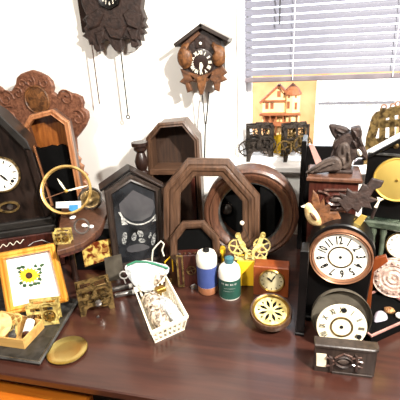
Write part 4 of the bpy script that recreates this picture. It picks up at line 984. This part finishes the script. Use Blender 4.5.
for pts in (((318, 191), (326, 193), (332, 198)), ((318, 206), (326, 206), (333, 202)), ((341, 197), (348, 193), (356, 192)), ((341, 202), (348, 206), (356, 207)), ((324, 190), (336, 190), (350, 190)), ((322, 208), (336, 210), (350, 208))):
    vb.add('ornament_scroll', MB().tube([(x, -.004, z) for x, z in vb.pl(pts, -.004)], .0045, 8), 'gloss_scroll')
vb.add('red_cabochon', MB().pillow(smooth_poly(vb.pl([(334, 208), (343, 207), (346, 212), (341, 216), (335, 214)], 0), 1), -.006, .002, 4), 'red_brown')
ZV = .75+zt

# carved eagle on the box
ea = Thing('carved_bird', 'dark carved wooden bird with raised wings perched on the mahogany case', 'carving', T(338, 172, ZV)+Vector((0, .03, .0)), -5)
def shp(th, nm, pts, y0, y1, m, it=1, lab=None, zmin=.001):
    q = [(x, max(z, zmin)) for x, z in th.pl(pts, (y0+y1)/2)]
    return th.add(nm, MB().prism(smooth_poly(q, it), y0, y1, .006), m, label=lab)
shp(ea, 'body', [(333, 142), (340, 136), (350, 131), (357, 134), (359, 141), (361, 148), (364, 156), (356, 156), (352, 160), (350, 170), (338, 171), (331, 168), (330, 158), (334, 150)], -.03, .03, 'carved_dark')
shp(ea, 'wing', [(328, 124), (338, 125), (349, 128), (353, 136), (350, 146), (342, 147), (337, 150), (331, 148), (336, 140), (331, 133)], .012, .036, 'carved_dark')
shp(ea, 'head', [(350, 128), (355, 127), (361, 126), (362, 132), (361, 138), (364, 146), (368, 154), (366, 160), (361, 155), (357, 147), (353, 140)], -.034, .008, 'carved_dark')
shp(ea, 'near_wing', [(340, 144), (346, 142), (350, 146), (350, 156), (352, 163), (347, 169), (341, 169), (339, 158), (336, 156), (336, 151)], -.055, -.030, 'carved_grey', lab='greyer near wing')
shp(ea, 'tail', [(341, 160), (336, 156), (326, 159), (318, 164), (308, 171), (305, 175), (310, 176), (318, 173), (330, 171), (343, 170)], -.075, -.050, 'carved_grey', lab='greyer long tail')
shp(ea, 'beak', [(357, 149), (361, 150), (363, 154), (360, 157), (357, 154)], -.038, -.030, 'ivory', lab='white beak')
for pts in ([(334, 128), (341, 130), (347, 134), (340, 134)], [(336, 134), (342, 135), (347, 140), (340, 139)], [(344, 132), (350, 134), (352, 140), (346, 138)]):
    shp(ea, 'wing_feather', pts, .002, .013, 'carved_grey' if pts[0][0] == 344 else 'carved_dark')
for pts in ([(352, 130), (357, 132), (359, 139), (355, 138)], [(357, 136), (361, 139), (364, 147), (360, 145)], [(352, 140), (356, 142), (358, 148), (354, 148)]):
    shp(ea, 'neck_feather', pts, -.042, -.033, 'carved_dark')
for pts in ([(341, 147), (345, 145), (346, 152), (342, 156)], [(346, 152), (350, 151), (351, 160), (347, 164)], [(340, 158), (345, 157), (346, 165), (342, 167)]):
    shp(ea, 'wing_feather', pts, -.062, -.054, 'carved_grey')
for pts in ([(312, 173), (324, 164), (338, 161), (330, 166), (318, 172)],):
    shp(ea, 'tail_feather', pts, -.082, -.074, 'carved_grey')
ea.add('perch', MB().box(-.03, .05, -.05, .03, 0, .012, .003), 'carved_dark')

pw = Thing('paper_scrap', 'pale lilac paper scrap lying on the mahogany case behind the carved bird', 'scrap', T(358, 165, ZV)+Vector((-.0, .0, 0)), 15)
pw.add('paper', MB().prism([(-.018, .0), (.02, .0), (.018, .022), (-.012, .026)], -.004, .004, .001), 'quartz')

# leaf carvings resting on the arch of the mantel clock
ZA = .75+ztop
lf1 = Thing('carved_leaf', 'dark oak-leaf carving in front of mahogany case, right side', 'carving', (.235, 1.22, .75+ztop), -6, 8)
def leaf(t, pts, m, th_=.014):
    q = t.pl(pts, 0); zmin = min(z for x, z in q)
    t.add('blade', MB().prism(q, -.006, th_-.006, .003), m)
    return q
q = leaf(lf1, [(341, 206), (337, 200), (342, 199), (339, 193), (346, 195), (347, 188), (353, 192), (358, 192), (363, 184), (367, 185), (372, 178), (384, 181), (381, 187), (374, 190), (370, 197), (379, 200), (370, 203), (372, 209), (362, 207), (358, 213), (352, 208), (347, 213)], 'carved_dark')
zl = min(z for x, z in q)
lf1.add('stem', MB().tube([(0.03, .012, zl+.03), (0.02, .02, 0.0)], .005, 8), 'carved_dark')
lf2 = Thing('carved_leaf', 'brown leaf carving leaning on mahogany case beside the small cream bird', 'carving', (.09, 1.225, .75+ztop), -4, 8)
q = leaf(lf2, [(313, 190), (318, 195), (320, 203), (324, 198), (325, 206), (330, 204), (330, 212), (338, 212), (341, 218), (338, 225), (328, 230), (320, 226), (314, 214), (311, 200)], 'carved_mid')
cbd = Thing('carved_bird', 'small cream carved bird at left edge of the mahogany case', 'carving', (.048, 1.22, .75+.3), -4)
q = cbd.pl([(304, 206), (307, 202.5), (311, 203), (314, 208), (318, 213), (322, 221), (321, 226), (314, 226), (308, 222), (305, 215), (304.5, 210)], 0)
cbd.add('body', MB().pillow(smooth_poly(q, 1), -.016, .014, 5), 'carved_cream')
cbd.add('beak', MB().prism(cbd.pl([(306, 204.5), (306, 208), (301, 206.5)], 0), -.003, .003), 'ivory')
cbd.add('wing', MB().pillow(smooth_poly(cbd.pl([(309, 211), (314, 214), (318, 221), (312, 219)], -.014), 1), -.022, -.010, 4), 'carved_light', label='browner wing')
rbx = Thing('brass_ruler', 'short bright brass strip below the oak-leaf carving', 'strip', (.21, 1.21, .75+ztop), -6, 8)
q = rbx.pl([(353, 223), (361, 214), (367, 216), (360, 226)], -.004)
rbx.add('strip', MB().prism(q, -.010, -.006, .0006), 'gold')
q = rbx.pl([(373, 204), (376, 198), (383, 201), (376, 207)], 0)
tg = Thing('paper_tag', 'small cream paper tag beside the oak-leaf carving under the gold disc', 'tag', (.30, 1.21, .75+ztop), -6, 8)
tg.add('paper', MB().prism(tg.pl([(377, 197), (384, 199), (380, 201), (377, 208), (374, 207), (378, 201)], -.002), -.003, -.001), 'aged_enamel')

# open dark case behind the carved box
od = Thing('open_clock_case', 'tall black open clock case behind the carved bird with pinkish top edge', 'clock case', (.10, 1.69, .75), -4)
x0, z1 = od.p(302, 140); x1, _ = od.p(345, 146); zl2 = od.p(330, 146, .1)[1]
od.add('side_panel', MB().box(x0, x0+.02, -.02, .11, 0, z1, .003), 'black_paint'); od.add('back_board', MB().box(x0+.0201, x1, .09, .11, 0, zl2, .002), 'black_paint')
od.add('far_side', MB().box(x1+.0001, x1+.02, -.02, .11, 0, zl2, .002), 'black_paint')
od.add('bottom_board', MB().box(x0+.0201, x1, -.02, .0899, 0, .02), 'black_paint')
q = od.pl([(309, 145), (313, 144), (325, 168), (320, 176)], -.03)
od.add('lit_edge', MB().prism(q, -.035, -.021), 'pink_edge', label='slanting edge with pinkish light painted on')  # light catching the edge, put into its pink colour

# green marbled column clock with black gabled clock on it
gm = Thing('column_clock', 'dark mantel clock with green marbled slab and columns, white dial at right edge', 'mantel clock', (.40, 1.36, .75), -14)
x0 = gm.p(363, 235)[0]; xw = .36; zt = gm.p(380, 221)[1]
gm.add('body', MB().box(x0+.012, x0+xw, .02, .15, 0, zt-.03, .003), 'black_paint')
gm.add('top_slab', MB().box(x0, x0+xw+.01, -.01, .16, zt-.0298, zt, .006), 'green_marble', label='green marbled slab')
for px in (371, 381):
    x = gm.p(px, 250, .005)[0]; gm.add('column', MB().lathe([(.013, .0), (.013, .02), (.010, .025), (.009, zt-.06), (.012, zt-.05), (.012, zt-.0301)], (x, .004, 0), 'z', 18), 'green_marble', label='green marbled column')
cx, cz, r = gm.px(402, 247, -.0, 16)
d = gm.add('dial', MB().lathe([(r, .021), (r, .008), (r*.96, .004), (0, .004)], (cx, 0, cz), 'y', 44), 'enamel')
gm.add('bezel', MB().torus(cx, .008, cz, r, .004), 'old_brass')
m = MB(); numerals(m, ARAB, cx, cz, r*.78, r*.24, .003, sx=.7); gm.add('numeral_ring', m, 'ink', d)
ZG = .75+zt
gb = Thing('gabled_clock', 'black clock with glossy pitched roof above the gold disc at right', 'clock', (gm.o.matrix_world @ Vector((x0+.02, .03, zt))), -14)
q = gb.pl([(366, 155), (388, 138), (412, 152), (410, 218), (368, 218)], 0); q[3] = (q[3][0]+.03, 0); q[4] = (q[4][0], 0); q[2] = (q[3][0], q[0][1])
apx, apz = q[1][0]+.05, q[1][1]
q = [(q[0][0]+.006, q[0][1]-.012), (apx, apz-.012), (q[2][0]+.03, q[0][1]-.012), (q[2][0]+.03, 0), (q[0][0]+.006, 0)]
gb.add('case', MB().prism(q, 0, .085, .002), 'black_paint')
A = Vector((q[0][0]-.012, q[0][1]-.008)); B = Vector((apx, apz)); Cc = Vector((q[2][0]+.012, q[2][1]-.008))
for P0, P1 in ((A, B), (Cc, B)):
    dd = (P1-P0).normalized(); n = Vector((-dd.y, dd.x)); n = n if n.y > 0 else -n
    gb.add('roof_panel', MB().prism([tuple(P0), tuple(P1), tuple(P1+n*.010), tuple(P0+n*.010)], -.014, .095, .002), 'black_paint')
ps_ = Thing('roof_reflection', 'white sheet standing in for the reflection on left roof slope of the black gabled clock', 'paper', gb.o.matrix_world @ Vector((0, 0, 0)), -14)  # white sheet added as the bright reflection on the glossy roof slope
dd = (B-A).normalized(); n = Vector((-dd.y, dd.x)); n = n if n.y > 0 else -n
ps_.add('sheet', MB().prism([tuple(A+dd*.01+n*.0106), tuple(A+dd*((B-A).length-.008)+n*.0106), tuple(A+dd*((B-A).length-.008)+n*.012), tuple(A+dd*.01+n*.012)], .0, .088), 'white_paper')  # white_paper stands in for the bright reflection here
x, z, r = gb.px(396, 146, -.002, 3); gb.add('emblem', MB().lathe([(r, -.0002), (r, -.004), (r*.5, -.006), (0, -.006)], (x, 0, z), 'y', 16), 'old_brass', label='small brass emblem')
z = gb.p(385, 154)[1]; gb.add('fascia', MB().box(q[0][0], q[2][0], -.008, -.0002, z-.004, z+.004, .001), 'pewter', label='grey strip under gable')
gd = Thing('gold_disc', 'large shiny gold disc leaning on the black gabled clock at right edge', 'pendulum disc', (gm.o.matrix_world @ Vector((x0+.06, .004, zt))), -14, 6)
cx, cz, r = gd.px(397, 180, 0, 25); cz = max(cz, r)
gd.add('disc', MB().lathe([(r*.95, .012), (r, .004), (r, -.004), (r*.96, -.007), (r*.90, -.002), (r*.6, -.005), (r*.08, -.008), (0, -.008)], (cx, 0, cz), 'y', 64), 'gold')
gd.add('centre_boss', MB().lathe([(r*.07, -.0078), (r*.06, -.011), (0, -.012)], (cx, 0, cz), 'y', 18), 'brass')

# openwork brass frame on the sill
ob = Thing('brass_openwork_frame', 'tall brass frame with open cutouts and arched top on sill at right edge', 'frame', (.52, 1.90, ZSL), -6, 2)
q = ob.pl([(366, 138), (372, 117), (376, 112), (386, 109), (396, 106), (408, 105), (420, 112), (424, 138)], 0); q = q+[(q[-1][0], 0), (q[0][0], 0)]
ob.add('outer_frame', MB().mould(q, [(0, .012), (0, -.002), (.004, -.006), (.040, -.004), (.042, .012)]), 'old_brass')
def strip(a, b_, w): ob.add('crossbar', MB().bar(ob.p(*a), ob.p(*b_), w, -.003, .010), 'old_brass')
for a, b_, w in (((370, 125), (424, 121), .034), ((383, 108), (382, 142), .026), ((392, 107), (392, 142), .022), ((402, 107), (402, 142), .026), ((414, 107), (414, 142), .03), ((366, 144), (424, 142), .05)): strip(a, b_, w)
for a, c in ((384, 107), (393, 106), (398, 104)):
    x, z, r = ob.px(a, c, 0, 2.4); ob.add('cresting_scroll', MB().torus(x, .003, z, r, .003, 'y', 18), 'copper', label='copper cresting scroll')

# black tray box with embossed disc, stone and nugget
tx = Thing('jewellery_box', 'black velvet-lined open box with pink edge at right edge of table', 'box', T(371, 346)+Vector((.0, .01, 0)), 0)
hh = .035
c0 = tx.pz(371, 328, hh); c1 = tx.pz(366, 305, hh); c2 = tx.pz(402, 313, hh)
A_, B_, C_ = Vector(tx.pz(371.5, 336, hh)), Vector(tx.pz(403, 322, hh)), Vector(tx.pz(365, 310, hh))
print('jbox', A_, B_, C_)
ee = (B_-A_).normalized(); nn_ = Vector((-ee.y, ee.x))
dpt = .17; wid = .24
q = [tuple(A_), tuple(A_+ee*wid), tuple(A_+ee*wid+nn_*dpt), tuple(A_+nn_*dpt)]
b = MB(); b.loops([[(x, y, 0) for x, y in q], [(x, y, hh-.006) for x, y in q], [(x, y, hh-.006) for x, y in off(q, .008)], [(x, y, .004) for x, y in off(q, .008)], [(x, y, 0) for x, y in off(q, .008)]], closed=True); tx.add('walls', b, 'black_matte')
b = MB(); b.loops([[(x, y, hh-.0058) for x, y in q], [(x, y, hh) for x, y in q], [(x, y, hh) for x, y in off(q, .006)], [(x, y, hh-.0058) for x, y in off(q, .006)]], closed=True); tx.add('edge_trim', b, 'pink_edge', label='pink edge trim')
tx.add('lining', MB().plate(off(q, .0082), 0, .022), 'black_matte')
zl_ = .75+.0225
qz = Thing('quartz_stone', 'pale lilac teardrop stone in the black velvet box', 'stone', T(378, 322, zl_), 0)
pq = [qz.pz(*a, 0) for a in ((375, 314), (381, 312), (387, 316), (388, 321), (381, 323), (374, 324), (373, 319))]
b = MB(); b.pillow(smooth_poly([(x, y) for x, y in pq], 2), -.009, .009, 5); b.xf(Matrix.Rotation(-PI/2, 4, 'X') @ Matrix.Scale(-1, 4, (0, 1, 0)))
b.xf(Matrix.Scale(1, 4)); 
b = MB(); pts = smooth_poly(pq, 2); mx = sum(p[0] for p in pts)/len(pts); my = sum(p[1] for p in pts)/len(pts)
b.loops([[(mx+(x-mx)*s_, my+(y-my)*s_, z) for x, y in pts] for s_, z in ((.8, 0), (1, .005), (.95, .010), (.7, .016), (.35, .019), (.02, .020))]); qz.add('stone', b, 'quartz')
ng = Thing('gold_nugget', 'rough gold-brown nugget beside the teardrop stone in black box', 'nugget', T(389, 313, zl_))
random.seed(3); b = MB(); b.ball((0, 0, .011), .015, 14, sz=.75, sx=1.25)
for v in b.b.verts: v.co += Vector((random.uniform(-1, 1), random.uniform(-1, 1), random.uniform(-.5, .5)))*.0018
ng.add('nugget', b, 'nugget')
we = Thing('white_pebble', 'white pebble at right frame edge below the embossed disc', 'pebble', T(399, 318, zl_)); b = MB(); b.ball((0, 0, .010), .013, 14, sz=.77); we.add('stone', b, 'enamel')
em = Thing('embossed_disc', 'pinkish-white embossed metal disc leaning at right edge below the green column', 'disc', T(388, 301, zl_)+Vector((0.0, .02, .006)), -14, 14)
cx, cz, r = em.px(393, 282, 0, 22.5); cz = max(cz, r)
prof = [(r, .004), (r, -.001), (r*.97, -.006), (r*.90, -.004), (r*.80, -.008), (r*.62, -.009), (r*.58, -.005), (r*.45, -.009), (r*.36, -.005), (r*.24, -.010), (r*.1, -.006), (0, -.011)]
dd_ = em.add('disc', MB().lathe(prof, (cx, 0, cz), 'y', 56), 'pink_plaster')
for k in range(18):
    a = 2*PI*k/18; b = MB(); b.ball((cx+r*.75*math.cos(a), -.009, cz+r*.75*math.sin(a)), r*.055, 8); em.add('embossed_bead', b, 'pink_plaster', dd_)
wk = Thing('wood_bracket', 'copper-brown wooden bracket between the copper-rimmed clock and embossed disc', 'bracket', (.285, 1.225, .75), -10)
q = wk.pl([(364, 264), (374, 259), (386, 256), (388, 262), (374, 272), (372, 300), (360, 300)], 0); q[-1] = (q[-1][0], 0); q[-2] = (q[-2][0], 0)
wk.add('board', MB().prism(q, 0, .015, .002), 'orange_wood')
